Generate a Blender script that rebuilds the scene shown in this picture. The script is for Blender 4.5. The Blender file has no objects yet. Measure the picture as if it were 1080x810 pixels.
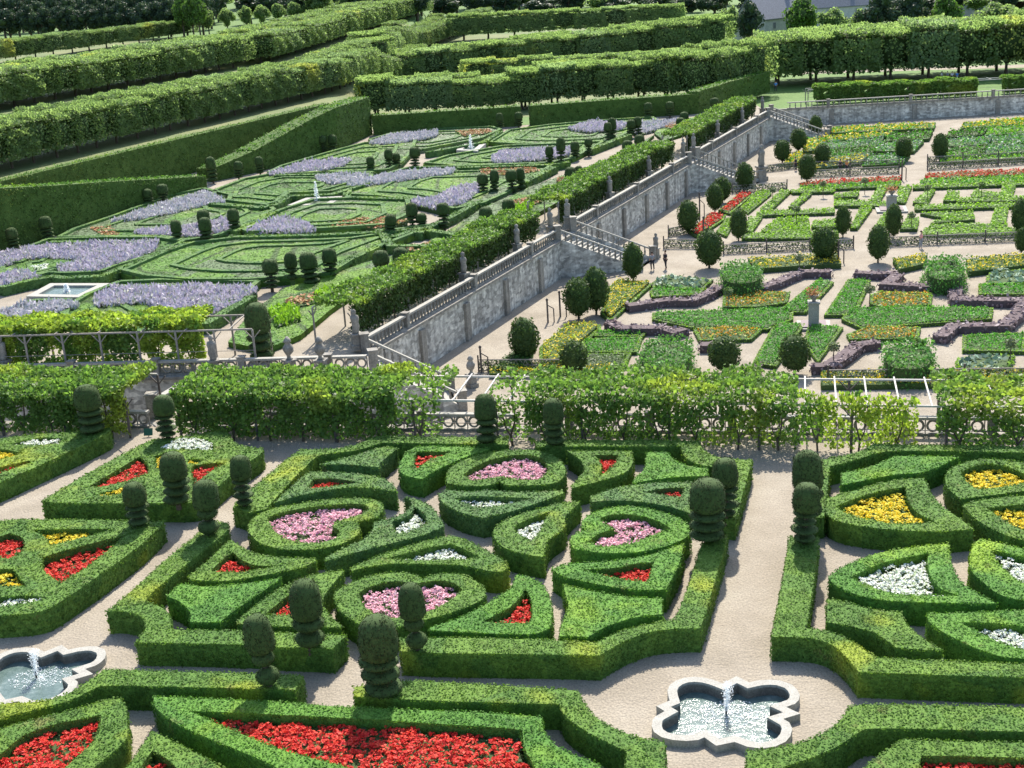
import bpy, math, random
import numpy as np
from mathutils import Vector, Matrix, noise
from mathutils.geometry import tessellate_polygon
from math import radians, sin, cos, tan, pi, atan2, hypot

C = bpy.context.scene.collection
SC = bpy.context.scene
rng = np.random.default_rng(7)
random.seed(7)

# ------------------------------------------------------------------ camera
F_PX = 1392.; CH = 25.; TH = radians(18.1); RO = radians(3.5)
R0 = Vector((1, 0, 0)); U0 = Vector((0, sin(TH), cos(TH))); FW = Vector((0, cos(TH), -sin(TH)))
EX = cos(RO)*R0 - sin(RO)*U0
EY = sin(RO)*R0 + cos(RO)*U0
cd = bpy.data.cameras.new('camera'); cam = bpy.data.objects.new('camera', cd); C.objects.link(cam)
cd.sensor_width = 36; cd.lens = 36*F_PX/1080; cd.clip_end = 5000; cd.clip_start = 0.5
cam.matrix_world = Matrix(((EX.x, EY.x, -FW.x, 0), (EX.y, EY.y, -FW.y, 0), (EX.z, EY.z, -FW.z, CH), (0, 0, 0, 1)))
SC.camera = cam

# ------------------------------------------------------------------ light
SUN_EL = radians(47); SUN_AZ = radians(10)      # azimuth measured clockwise from +Y
w = bpy.data.worlds.new('World'); SC.world = w; w.use_nodes = True
nt = w.node_tree
sky = nt.nodes.new('ShaderNodeTexSky'); sky.sky_type = 'NISHITA'; sky.sun_disc = False
sky.sun_elevation = SUN_EL; sky.sun_rotation = SUN_AZ; sky.air_density = 1.1; sky.dust_density = 1.5
bg = nt.nodes['Background']; bg.inputs['Strength'].default_value = 0.15
nt.links.new(sky.outputs[0], bg.inputs[0])
sd = bpy.data.lights.new('sun', 'SUN'); sun = bpy.data.objects.new('sun', sd); C.objects.link(sun)
sd.energy = 4.8; sd.angle = radians(0.6); sd.color = (1, .93, .82)
sv = Vector((sin(SUN_AZ)*cos(SUN_EL), cos(SUN_AZ)*cos(SUN_EL), sin(SUN_EL)))
sun.rotation_euler = sv.to_track_quat('Z', 'Y').to_euler()
SC.view_settings.view_transform = 'Standard'; SC.view_settings.look = 'None'
SC.view_settings.exposure = 0.88; SC.view_settings.gamma = 1
SC.cycles.max_bounces = 6; SC.cycles.transparent_max_bounces = 4

# ------------------------------------------------------------------ helpers
def P(px, py, z=0.):
    d = F_PX*FW + (px-540)*EX - (py-405)*EY
    t = (z-CH)/d.z
    return Vector((d.x*t, d.y*t, z))
def Q(x, y, z):
    v = Vector((x, y, z-CH)); k = v.dot(FW)
    return 540+F_PX*v.dot(EX)/k, 405-F_PX*v.dot(EY)/k
def PP(pts, z): return [P(a, b, z) for a, b in pts]
def height_for(p, ytop):
    lo, hi = 0., 40.
    for _ in range(30):
        m = (lo+hi)/2
        if Q(p.x, p.y, p.z+m)[1] > ytop: lo = m
        else: hi = m
    return lo
def mscale(p):                                    # metres per pixel at p
    return (Vector((p.x, p.y, p.z-CH)).dot(FW))/F_PX

def tag(o, label=None, cat=None, group=None, kind=None):
    if label: o['label'] = label
    if cat: o['category'] = cat
    if group: o['group'] = group
    if kind: o['kind'] = kind
    return o
def empty(name, loc, rz=0., **k):
    o = bpy.data.objects.new(name, None); C.objects.link(o); o.location = loc; o.rotation_euler.z = rz
    o.empty_display_size = .3
    return tag(o, **k)
def link(name, me, parent=None, loc=None, **k):
    o = bpy.data.objects.new(name, me); C.objects.link(o)
    if parent is not None: o.parent = parent
    if loc is not None: o.location = loc
    return tag(o, **k)
def copy_tree(o, parent=None):
    c = o.copy(); C.objects.link(c); c.parent = parent
    for ch in list(o.children): copy_tree(ch, c)
    return c

class MB:
    """collects numpy pieces into one mesh"""
    def __init__(s): s.v = []; s.f = []; s.n = 0
    def add(s, V, F, mat=0, smooth=False):
        V = np.asarray(V, float); 
        if len(V) == 0: return s
        if isinstance(F, np.ndarray):
            s.f.append((F+s.n, mat, smooth))
        else:
            by = {}
            for f in F: by.setdefault(len(f), []).append(f)
            for k, l in by.items(): s.f.append((np.array(l)+s.n, mat, smooth))
        s.v.append(V); s.n += len(V); return s
    def box(s, c, size, rz=0., mat=0, taper=1.):
        x, y, z = [a/2 for a in size]
        V = np.array([[sx*x*(taper if sz > 0 else 1), sy*y*(taper if sz > 0 else 1), sz*z] for sz in (-1, 1) for sy in (-1, 1) for sx in (-1, 1)])
        R = np.array([[cos(rz), -sin(rz), 0], [sin(rz), cos(rz), 0], [0, 0, 1]])
        V = V@R.T+np.array(c)
        return s.add(V, np.array([[0, 2, 3, 1], [4, 5, 7, 6], [0, 1, 5, 4], [2, 6, 7, 3], [0, 4, 6, 2], [1, 3, 7, 5]]), mat)
    def bar(s, a, b, wd, ht=None, mat=0):
        a = np.array(a, float); b = np.array(b, float); ht = ht or wd
        d = b-a; L = np.linalg.norm(d); d /= L
        up = np.array([0, 0, 1.]) if abs(d[2]) < .95 else np.array([0, 1., 0])
        r = np.cross(d, up); r /= np.linalg.norm(r); u = np.cross(r, d)
        V = [p+sx*r*wd/2+sy*u*ht/2 for p in (a, b) for sy in (-1, 1) for sx in (-1, 1)]
        return s.add(V, np.array([[0, 2, 3, 1], [4, 5, 7, 6], [0, 1, 5, 4], [2, 6, 7, 3], [0, 4, 6, 2], [1, 3, 7, 5]]), mat)
    def tube(s, pts, rad, n=7, mat=0):
        pts = [np.array(p, float) for p in pts]; V = []; F = []
        for i, p in enumerate(pts):
            d = pts[min(i+1, len(pts)-1)]-pts[max(i-1, 0)]; d /= (np.linalg.norm(d)+1e-9)
            up = np.array([1., 0, 0]) if abs(d[0]) < .9 else np.array([0, 1., 0])
            r = np.cross(d, up); r /= np.linalg.norm(r); u = np.cross(r, d)
            for k in range(n):
                a = 2*pi*k/n; V.append(p+rad[i]*(cos(a)*r+sin(a)*u))
        for i in range(len(pts)-1):
            for k in range(n):
                F.append([i*n+k, i*n+(k+1) % n, (i+1)*n+(k+1) % n, (i+1)*n+k])
        s.add(V, F, mat, True); return s
    def lathe(s, prof, n=12, c=(0, 0, 0), mat=0, smooth=True, rough=0., freq=3.):
        V = []; F = []; m = len(prof)
        for i, (r, z) in enumerate(prof):
            for k in range(n):
                a = 2*pi*k/n; rr = r
                if rough and r > 0: rr = r+rough*noise.noise(Vector((cos(a)*r*freq+c[0], sin(a)*r*freq+c[1], z*freq)))
                V.append((c[0]+rr*cos(a), c[1]+rr*sin(a), c[2]+z))
        for i in range(m-1):
            for k in range(n): F.append([i*n+k, i*n+(k+1) % n, (i+1)*n+(k+1) % n, (i+1)*n+k])
        F2 = [list(range(n))[::-1], [(m-1)*n+k for k in range(n)]]
        s.add(V, F, mat, smooth); s.n -= 0
        s.f.append((np.array([F2[0]])+s.n-len(V), mat, False)); s.f.append((np.array([F2[1]])+s.n-len(V), mat, False))
        return s
    def mesh(s, name, mats):
        me = bpy.data.meshes.new(name)
        V = np.concatenate(s.v).astype(np.float32)
        me.vertices.add(len(V)); me.vertices.foreach_set('co', V.ravel())
        li = np.concatenate([f.ravel() for f, _, _ in s.f]).astype(np.int32)
        tot = np.concatenate([np.full(len(f), f.shape[1]) for f, _, _ in s.f]).astype(np.int32)
        st = np.concatenate([[0], np.cumsum(tot)[:-1]]).astype(np.int32)
        me.loops.add(len(li)); me.loops.foreach_set('vertex_index', li)
        me.polygons.add(len(tot)); me.polygons.foreach_set('loop_start', st); me.polygons.foreach_set('loop_total', tot)
        me.polygons.foreach_set('material_index', np.concatenate([np.full(len(f), m) for f, m, _ in s.f]).astype(np.int32))
        me.polygons.foreach_set('use_smooth', np.concatenate([np.full(len(f), sm) for f, _, sm in s.f]))
        for m in (mats if isinstance(mats, (list, tuple)) else [mats]): me.materials.append(m)
        me.update(calc_edges=True)
        return me
    def obj(s, name, mats, parent=None, loc=None, **k):
        return link(name, s.mesh(name, mats), parent, loc, **k)

def wob(Pn, f, seed=0.):
    """cheap smooth pseudo noise -1..1"""
    x, y, z = Pn[:, 0]*f+seed, Pn[:, 1]*f-seed*.7, Pn[:, 2]*f+seed*1.3
    return (np.sin(x+1.7*np.sin(y*1.3+z))+np.sin(y*1.1+1.9*np.sin(z*.9+x*.7))+np.sin(z*1.2+x*.6+1.3*np.sin(y*.8)))/3

def cards(Pn, N, size, tilt=.6, aspect=.6, spike=None):
    n = len(Pn)
    if n == 0: return np.zeros((0, 3)), np.zeros((0, 4), int)
    nn = N+tilt*rng.normal(size=(n, 3)); nn /= np.linalg.norm(nn, axis=1, keepdims=True)+1e-9
    r = rng.normal(size=(n, 3)) if spike is None else np.array([0, 0, 1.])+spike*rng.normal(size=(n, 3))
    t = r-(r*nn).sum(1, keepdims=True)*nn; t /= np.linalg.norm(t, axis=1, keepdims=True)+1e-9
    b = np.cross(nn, t)
    s = (size*(.65+.7*rng.random((n, 1))))
    V = np.stack([Pn-t*s*.5, Pn+b*s*.5*aspect, Pn+t*s*.5, Pn-b*s*.5*aspect], 1).reshape(-1, 3)
    return V, np.arange(4*n).reshape(-1, 4)

def smooth_poly(pts, ang=48, it=2):
    for _ in range(it):
        out = []; n = len(pts)
        for i in range(n):
            p0, p1, p2 = pts[i-1], pts[i], pts[(i+1) % n]
            a = (p1-p0); b = (p2-p1)
            if a.length < 1e-4 or b.length < 1e-4: continue
            t = math.degrees(abs(a.angle(b)))
            if t < ang: out += [p1.lerp(p0, .25), p1.lerp(p2, .25)]
            else: out.append(p1)
        pts = out
    return pts
def offset_poly(pts, d):
    """move each edge inwards by d (works for either winding)"""
    n = len(pts); ar = sum(pts[i].x*pts[(i+1) % n].y-pts[(i+1) % n].x*pts[i].y for i in range(n))
    s = 1 if ar > 0 else -1; out = []
    for i in range(n):
        a = (pts[i]-pts[i-1]).normalized(); b = (pts[(i+1) % n]-pts[i]).normalized()
        na = Vector((-a.y, a.x, 0))*s; nb = Vector((-b.y, b.x, 0))*s
        m = na+nb
        if m.length < 1e-3: m = na
        m.normalize(); k = d/max(.35, m.dot(na)); out.append(pts[i]+m*k)
    return out
def tess(loops):
    tri = tessellate_polygon(loops)
    V = np.array([tuple(p) for l in loops for p in l], float)
    return V, np.array([list(t) for t in tri])
def fill_points(loops, dens):
    V, T = tess(loops)
    A, B, D = V[T[:, 0]], V[T[:, 1]], V[T[:, 2]]
    ar = .5*np.linalg.norm(np.cross(B-A, D-A), axis=1)
    n = int(ar.sum()*dens)+1
    i = rng.choice(len(T), n, p=ar/ar.sum())
    u = rng.random((n, 1)); v = rng.random((n, 1)); m = (u+v) > 1; u[m] = 1-u[m]; v[m] = 1-v[m]
    return A[i]+u*(B-A)[i]+v*(D-A)[i]
def side_points(loop, h, dens):
    L = np.array([tuple(p) for p in loop]); M = np.roll(L, -1, 0)
    ln = np.linalg.norm(M-L, axis=1); n = int(ln.sum()*h*dens)+1
    i = rng.choice(len(L), n, p=ln/ln.sum()); u = rng.random((n, 1))
    p = L[i]+u*(M-L)[i]; p[:, 2] -= rng.random(n)*h
    d = (M-L)[i]/ln[i][:, None]
    ar = (L[:, 0]*M[:, 1]-M[:, 0]*L[:, 1]).sum()
    nm = np.stack([d[:, 1], -d[:, 0], d[:, 2]*0], 1)*(1 if ar > 0 else -1)
    return p, nm
def prism(mb, loops, h, mat=0, inset=0., top=True):
    """loops given at top height; extruded down by h"""
    V, T = tess(loops)
    if top:
        A, B, D = V[T[:, 0]], V[T[:, 1]], V[T[:, 2]]
        flip = np.cross(B-A, D-A)[:, 2] < 0; T = T.copy(); T[flip] = T[flip][:, ::-1]
        mb.add(V, T, mat)
    for l in loops:
        L = np.array([tuple(p) for p in l]); n = len(L)
        W = np.concatenate([L, L-np.array([0, 0, h])])
        mb.add(W, np.array([[i, (i+1) % n, n+(i+1) % n, n+i] for i in range(n)]), mat)

# ------------------------------------------------------------------ materials
def mat(name):
    m = bpy.data.materials.new(name); m.use_nodes = True; t = m.node_tree
    for n in list(t.nodes): t.nodes.remove(n)
    o = t.nodes.new('ShaderNodeOutputMaterial'); return m, t, o
def ramp(t, fac, stops):
    r = t.nodes.new('ShaderNodeValToRGB'); e = r.color_ramp.elements
    while len(e) < len(stops): e.new(.5)
    for x, (p, c) in zip(e, stops): x.position = p; x.color = (*c, 1)
    t.links.new(fac, r.inputs[0]); return r.outputs[0]
def noise_n(t, scale, detail=3, rough=.6, coord='Object'):
    tc = t.nodes.new('ShaderNodeTexCoord') if coord == 'Object' else None
    n = t.nodes.new('ShaderNodeTexNoise'); n.inputs['Scale'].default_value = scale
    n.inputs['Detail'].default_value = detail; n.inputs['Roughness'].default_value = rough
    if coord == 'Object': t.links.new(tc.outputs['Object'], n.inputs['Vector'])
    else:
        g = t.nodes.new('ShaderNodeNewGeometry'); t.links.new(g.outputs['Position'], n.inputs['Vector'])
    return n.outputs['Fac']
def mixc(t, f, a, b, mode='MIX'):
    m = t.nodes.new('ShaderNodeMix'); m.data_type = 'RGBA'; m.blend_type = mode
    for s, v in ((m.inputs[0], f), (m.inputs[6], a), (m.inputs[7], b)):
        if isinstance(v, (int, float)): s.default_value = v
        elif isinstance(v, tuple): s.default_value = (*v, 1)
        else: t.links.new(v, s)
    return m.outputs[2]
def foliage(name, dark, light, patch=None, pscale=.25, trans=.35, rough=.5, island=.45, pth=(.56, .68), spec=.14, cells=0, blocks=None, tmul=1.):
    if blocks is None: blocks = 'boxwood' in name
    m, t, o = mat(name)
    g = t.nodes.new('ShaderNodeNewGeometry')
    col = ramp(t, noise_n(t, 1.1, 3, coord='W'), [(.3, dark), (.7, light)])
    if patch:
        f = ramp(t, noise_n(t, pscale, 2, .5, coord='W'), [(pth[0], (0, 0, 0)), (pth[1], (1, 1, 1))])
        col = mixc(t, f, col, patch)
    if cells:
        vo = t.nodes.new('ShaderNodeTexVoronoi'); vo.distance = 'CHEBYCHEV'; vo.inputs['Scale'].default_value = cells
        mp = t.nodes.new('ShaderNodeMapping'); mp.inputs['Rotation'].default_value = (0, 0, .42); mp.inputs['Scale'].default_value = (1, .55, .001)
        t.links.new(g.outputs['Position'], mp.inputs[0]); t.links.new(mp.outputs[0], vo.inputs['Vector'])
        sp = t.nodes.new('ShaderNodeSeparateColor'); t.links.new(vo.outputs['Color'], sp.inputs[0])
        col = mixc(t, 1., col, ramp(t, sp.outputs[0], [(0, (.55, .68, .7)), (.5, (1, 1, 1)), (1, (1.35, 1.2, .9))]), 'MULTIPLY')
        sp2 = sp.outputs[1]; col = mixc(t, ramp(t, sp2, [(.78, (0, 0, 0)), (.8, (.8, .8, .8))]), col, (.13, .175, .1))
        v2 = t.nodes.new('ShaderNodeTexVoronoi'); v2.feature = 'DISTANCE_TO_EDGE'; v2.inputs['Scale'].default_value = cells*.9
        t.links.new(mp.outputs[0], v2.inputs['Vector']); col = mixc(t, ramp(t, v2.outputs['Distance'], [(.02, (.75, .75, .75)), (.045, (0, 0, 0))]), col, (.035, .07, .02))
    if blocks:
        vb = t.nodes.new('ShaderNodeTexVoronoi'); vb.inputs['Scale'].default_value = .55; t.links.new(g.outputs['Position'], vb.inputs['Vector'])
        sb = t.nodes.new('ShaderNodeSeparateColor'); t.links.new(vb.outputs['Color'], sb.inputs[0])
        col = mixc(t, 1., col, ramp(t, sb.outputs[0], [(0, (.8, .86, .9)), (1, (1.22, 1.12, 1.0))]), 'MULTIPLY')
        bn = noise_n(t, .8, 5, .7, coord='W'); col = mixc(t, ramp(t, bn, [(.62, (0, 0, 0)), (.72, (.65, .65, .65))]), col, (.15, .135, .05))
    if island:
        col = mixc(t, 1., col, ramp(t, g.outputs['Random Per Island'], [(0, (1-island,)*3), (1, (1+island*.7,)*3)]), 'MULTIPLY')
    else:
        fn = noise_n(t, 11, 3, .7, coord='W'); col = mixc(t, 1., col, ramp(t, fn, [(.3, (.55,)*3), (.68, (1.3,)*3)]), 'MULTIPLY')
    p = t.nodes.new('ShaderNodeBsdfPrincipled'); p.inputs['Roughness'].default_value = rough
    p.inputs['Specular IOR Level'].default_value = spec
    t.links.new(col, p.inputs['Base Color'])
    if not island:
        b = t.nodes.new('ShaderNodeBump'); b.inputs['Strength'].default_value = .7; b.inputs['Distance'].default_value = .05; t.links.new(fn, b.inputs['Height']); t.links.new(b.outputs[0], p.inputs['Normal']); t.links.new(p.outputs[0], o.inputs[0]); return m
    tr = t.nodes.new('ShaderNodeBsdfTranslucent')
    t.links.new(mixc(t, 1., col, (1.18*tmul, 1.22*tmul, .8*tmul), 'MULTIPLY'), tr.inputs['Color'])
    mx = t.nodes.new('ShaderNodeMixShader'); mx.inputs[0].default_value = trans
    t.links.new(p.outputs[0], mx.inputs[1]); t.links.new(tr.outputs[0], mx.inputs[2])
    t.links.new(mx.outputs[0], o.inputs[0]); return m
def flower(name, cols, trans=.25):
    m, t, o = mat(name); g = t.nodes.new('ShaderNodeNewGeometry')
    k = len(cols); col = ramp(t, g.outputs['Random Per Island'], [((i+.5)/k, c) for i, c in enumerate(cols)])
    p = t.nodes.new('ShaderNodeBsdfPrincipled'); p.inputs['Roughness'].default_value = .6
    p.inputs['Specular IOR Level'].default_value = .2; t.links.new(col, p.inputs['Base Color'])
    tr = t.nodes.new('ShaderNodeBsdfTranslucent'); t.links.new(col, tr.inputs['Color'])
    mx = t.nodes.new('ShaderNodeMixShader'); mx.inputs[0].default_value = trans
    t.links.new(p.outputs[0], mx.inputs[1]); t.links.new(tr.outputs[0], mx.inputs[2]); t.links.new(mx.outputs[0], o.inputs[0]); return m
def solid(name, a, b, scale=2., rough=.8, bump=.0, bscale=None, detail=5, brick=None, streak=False, spec=.3):
    m, t, o = mat(name); p = t.nodes.new('ShaderNodeBsdfPrincipled'); p.inputs['Roughness'].default_value = rough
    p.inputs['Specular IOR Level'].default_value = spec
    n1 = noise_n(t, scale, detail, .65, coord='W'); col = ramp(t, n1, [(.32, a), (.68, b)])
    n2 = noise_n(t, bscale or scale*12, 2, .6, coord='W')
    col = mixc(t, 1., col, ramp(t, n2, [(.3, (.7,)*3), (.7, (1.22,)*3)]), 'MULTIPLY')
    if streak:
        g = t.nodes.new('ShaderNodeNewGeometry'); mp = t.nodes.new('ShaderNodeMapping'); mp.inputs['Scale'].default_value = (1.3, 1.3, .12)
        t.links.new(g.outputs['Position'], mp.inputs[0]); n = t.nodes.new('ShaderNodeTexNoise'); n.inputs['Scale'].default_value = 1.6; n.inputs['Detail'].default_value = 6
        t.links.new(mp.outputs[0], n.inputs[0])
        col = mixc(t, 1., col, ramp(t, n.outputs['Fac'], [(.36, (.7, .69, .68)), (.6, (1.08, 1.07, 1.04))]), 'MULTIPLY')
    if brick:
        g = t.nodes.new('ShaderNodeNewGeometry'); vo = t.nodes.new('ShaderNodeTexVoronoi'); vo.inputs['Scale'].default_value = brick
        mp = t.nodes.new('ShaderNodeMapping'); mp.inputs['Scale'].default_value = (.7, .7, 1.5)
        t.links.new(g.outputs['Position'], mp.inputs[0]); t.links.new(mp.outputs[0], vo.inputs['Vector'])
        sp = t.nodes.new('ShaderNodeSeparateColor'); t.links.new(vo.outputs['Color'], sp.inputs[0])
        col = mixc(t, 1., col, ramp(t, sp.outputs[0], [(0, (.6,)*3), (1, (1.3,)*3)]), 'MULTIPLY')
        n2 = vo.outputs['Distance']
    t.links.new(col, p.inputs['Base Color'])
    if bump:
        b = t.nodes.new('ShaderNodeBump'); b.inputs['Strength'].default_value = bump; b.inputs['Distance'].default_value = .03
        t.links.new(n2, b.inputs['Height']); t.links.new(b.outputs[0], p.inputs['Normal'])
    t.links.new(p.outputs[0], o.inputs[0]); return m

M = {}
M['box'] = foliage('boxwood leaves', (.078, .16, .03), (.115, .215, .042), (.2, .27, .035), .32, .35, .65, island=.35, pth=(.6, .7))
M['box2'] = foliage('boxwood leaves fresh', (.075, .185, .032), (.11, .245, .042), (.18, .3, .035), .3, .35, .65, island=.35, pth=(.56, .68))
M['boxblue'] = foliage('boxwood leaves blue green', (.07, .145, .045), (.1, .19, .06), (.13, .23, .045), .3, .35, .6, island=.35, pth=(.56, .68))
M['yew'] = foliage('yew needles', (.028, .045, .016), (.05, .07, .026), (.09, .085, .035), .9, .15, .7, .5, (.6, .7))
M['yewb'] = foliage('yew hedge leaves', (.06, .12, .024), (.1, .17, .036), (.14, .19, .04), .15, .2, .7, .5)
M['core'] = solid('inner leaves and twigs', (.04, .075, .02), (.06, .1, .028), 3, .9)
M['c_box'] = foliage('boxwood surface', (.078, .16, .03), (.115, .215, .042), (.2, .27, .035), .32, 0, .8, island=0, pth=(.6, .7))
M['c_box2'] = foliage('boxwood surface fresh', (.075, .185, .032), (.11, .245, .042), (.18, .3, .035), .3, 0, .8, island=0, pth=(.56, .68))
M['c_boxblue'] = foliage('boxwood surface blue green', (.07, .145, .045), (.1, .19, .06), (.13, .23, .045), .3, 0, .8, island=0, pth=(.56, .68))
M['c_plant'] = foliage('planting surface', (.075, .17, .03), (.115, .225, .042), (.12, .185, .07), .3, 0, .8, island=0, pth=(.56, .66), cells=.2)
M['c_plantgrey'] = foliage('grey planting surface', (.14, .19, .11), (.19, .23, .15), None, .4, 0, .8, island=0)
M['c_purple'] = solid('basil stems', (.08, .06, .065), (.13, .095, .1), 3, .9)
M['c_yewb'] = foliage('yew hedge surface', (.055, .105, .022), (.09, .15, .034), None, .2, 0, .8, island=0)
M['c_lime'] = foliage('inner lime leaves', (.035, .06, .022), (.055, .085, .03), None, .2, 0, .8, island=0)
M['vine'] = foliage('vine leaves', (.085, .17, .035), (.15, .25, .055), (.24, .31, .05), .22, .42, .5, pth=(.55, .68), spec=.22, tmul=1.55)
M['vinedark'] = foliage('dark leaves with painted climber shade', (.045, .085, .025), (.085, .14, .035), None, trans=.3)  # pergola shade put into the climbers' colour; plain dark green on trees and crops
M['vineyel'] = foliage('yellowing vine leaves', (.22, .32, .045), (.32, .41, .06), (.14, .26, .045), .5, .45, .5, pth=(.55, .65), spec=.2, tmul=1.25)
M['lime'] = foliage('lime tree leaves', (.1, .16, .06), (.17, .23, .1), (.3, .31, .08), .06, .45, .6, pth=(.62, .74), spec=.15, island=.35, tmul=2.3)
M['limepale'] = foliage('pale lime leaves', (.12, .18, .09), (.17, .23, .12), (.22, .26, .08), .05, .45, .6, spec=.15, island=.35, tmul=2.4)
M['forest'] = foliage('forest leaves', (.035, .06, .04), (.06, .1, .06), None, trans=.25)
M['bright'] = foliage('bright tree leaves', (.08, .17, .03), (.13, .24, .05), None, trans=.4)
M['grass'] = solid('grass', (.07, .15, .03), (.12, .2, .05), .8, .9, .4, 20)
M['meadow'] = solid('dry grass under the limes', (.1, .15, .05), (.18, .19, .08), .12, .9, .3, 9)
M['plant'] = foliage('low green planting', (.075, .17, .03), (.115, .225, .042), (.12, .185, .07), .3, .35, pth=(.56, .66), cells=.2, island=.2)
M['plantgrey'] = foliage('grey green planting', (.16, .21, .12), (.22, .26, .17), (.12, .22, .05), .35, .3, pth=(.5, .6))
M['lav'] = flower('lavender spikes', [(.42, .37, .48), (.52, .47, .58), (.46, .43, .5), (.6, .55, .62), (.34, .37, .3)], .25)
M['lavpale'] = flower('pale lavender spikes', [(.44, .43, .48), (.52, .5, .56), (.36, .4, .35), (.58, .54, .6)], .25)
M['pink'] = flower('pink petals', [(.72, .34, .42), (.78, .5, .56), (.62, .24, .34), (.82, .62, .64), (.7, .4, .46)])
M['red'] = flower('red petals', [(.6, .02, .02), (.75, .06, .03), (.45, .015, .02), (.8, .12, .06), (.6, .03, .03)])
M['white'] = flower('white petals', [(.85, .86, .8), (.75, .78, .68), (.9, .9, .88), (.5, .6, .35)])
M['yellow'] = flower('yellow petals', [(.82, .64, .03), (.78, .54, .02), (.86, .74, .07), (.5, .48, .04)])
M['orange'] = flower('orange petals', [(.75, .35, .03), (.7, .25, .02), (.7, .5, .05), (.3, .3, .05)])
M['rust'] = flower('rust coloured bloom', [(.45, .2, .1), (.5, .3, .15), (.3, .28, .08), (.4, .15, .08)])
M['purple'] = flower('purple basil leaves', [(.17, .12, .14), (.26, .2, .22), (.2, .15, .16), (.32, .26, .28)], .15)
M['lettuce'] = foliage('lettuce leaves', (.19, .37, .03), (.28, .48, .05), None, trans=.4)
M['celery'] = foliage('celery leaves', (.08, .27, .03), (.13, .36, .055), None, trans=.4)
M['fern'] = foliage('asparagus fern', (.09, .24, .045), (.13, .3, .07), None, trans=.35)
M['cabbage'] = foliage('cabbage leaves', (.19, .29, .2), (.28, .38, .28), None, trans=.15)
def gravel():
    m, t, o = mat('pale gravel'); p = t.nodes.new('ShaderNodeBsdfPrincipled'); p.inputs['Roughness'].default_value = .95; p.inputs['Specular IOR Level'].default_value = .2
    col = ramp(t, noise_n(t, .3, 8, .62, coord='W'), [(.34, (.24, .21, .165)), (.5, (.285, .25, .2)), (.68, (.33, .295, .24))])
    col = mixc(t, 1., col, ramp(t, noise_n(t, 13, 3, .75, coord='W'), [(.3, (.62, .62, .63)), (.5, (1, 1, 1)), (.7, (1.28, 1.26, 1.22))]), 'MULTIPLY')
    g = t.nodes.new('ShaderNodeNewGeometry'); mp = t.nodes.new('ShaderNodeMapping'); mp.inputs['Rotation'].default_value = (0, 0, .3); t.links.new(g.outputs['Position'], mp.inputs[0])
    vo = t.nodes.new('ShaderNodeTexVoronoi'); vo.inputs['Scale'].default_value = 9; t.links.new(g.outputs['Position'], vo.inputs['Vector'])
    b = t.nodes.new('ShaderNodeBump'); b.inputs['Strength'].default_value = .8; b.inputs['Distance'].default_value = .03; t.links.new(vo.outputs['Distance'], b.inputs['Height']); t.links.new(b.outputs[0], p.inputs['Normal'])
    t.links.new(col, p.inputs['Base Color']); t.links.new(p.outputs[0], o.inputs[0]); return m
M['gravel'] = gravel()
M['soil'] = solid('dark bed soil', (.05, .04, .03), (.09, .07, .05), 3, .95)
M['stone'] = solid('weathered limestone', (.21, .20, .18), (.33, .315, .285), 2.5, .85, .3, 14, streak=True)
M['stonelt'] = solid('pale limestone', (.29, .28, .25), (.37, .36, .32), 3, .8, .2, 18)
M['rubble'] = solid('rubble masonry', (.42, .41, .38), (.56, .55, .515), .6, .9, .6, 3, brick=2.6, streak=True)
M['bark'] = solid('bark', (.07, .055, .04), (.13, .1, .08), 4, .9, .5)
M['wood'] = solid('weathered trellis timber', (.22, .2, .17), (.34, .31, .28), 5, .8)
M['woodpale'] = solid('silvered rafter timber', (.42, .40, .37), (.55, .53, .5), 5, .8)
M['iron'] = solid('dark trellis timber', (.07, .06, .055), (.13, .11, .1), 5, .7)
M['slate'] = solid('slate roof', (.12, .13, .15), (.2, .21, .24), 3, .6)
M['plaster'] = solid('pale plaster wall', (.4, .4, .4), (.55, .54, .52), 1, .9)
M['glassroof'] = solid('whitewashed greenhouse glass', (.3, .36, .42), (.5, .55, .6), 1, .4)
M['signgreen'] = solid('green sign plate', (.02, .09, .05), (.03, .12, .07), 3, .5)
M['signpale'] = solid('pale green sign plate', (.3, .42, .33), (.36, .5, .4), 3, .5)
M['skin'] = solid('skin', (.45, .27, .2), (.5, .3, .22), 9, .6)
for k, c in dict(cloth_dark=(.03, .03, .04), cloth_white=(.7, .7, .7), cloth_blue=(.08, .25, .6), cloth_pink=(.65, .3, .3), cloth_orange=(.6, .25, .08), cloth_grey=(.25, .27, .3), hair=(.05, .03, .02)).items():
    M[k] = solid(k.replace('_', ' '), c, tuple(min(1, a*1.15) for a in c), 6, .8)
def water():
    m, t, o = mat('rippled pool water'); p = t.nodes.new('ShaderNodeBsdfPrincipled')
    p.inputs['Roughness'].default_value = .12; p.inputs['IOR'].default_value = 1.33; p.inputs['Specular IOR Level'].default_value = .45
    n = noise_n(t, 3.2, 5, .65, coord='W'); t.links.new(ramp(t, n, [(.3, (.06, .10, .092)), (.6, (.12, .17, .16)), (.78, (.22, .27, .26))]), p.inputs['Base Color'])
    b = t.nodes.new('ShaderNodeBump'); b.inputs['Strength'].default_value = .45; b.inputs['Distance'].default_value = .06
    t.links.new(n, b.inputs['Height']); t.links.new(b.outputs[0], p.inputs['Normal']); t.links.new(p.outputs[0], o.inputs[0]); return m
M['water'] = water()
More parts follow.
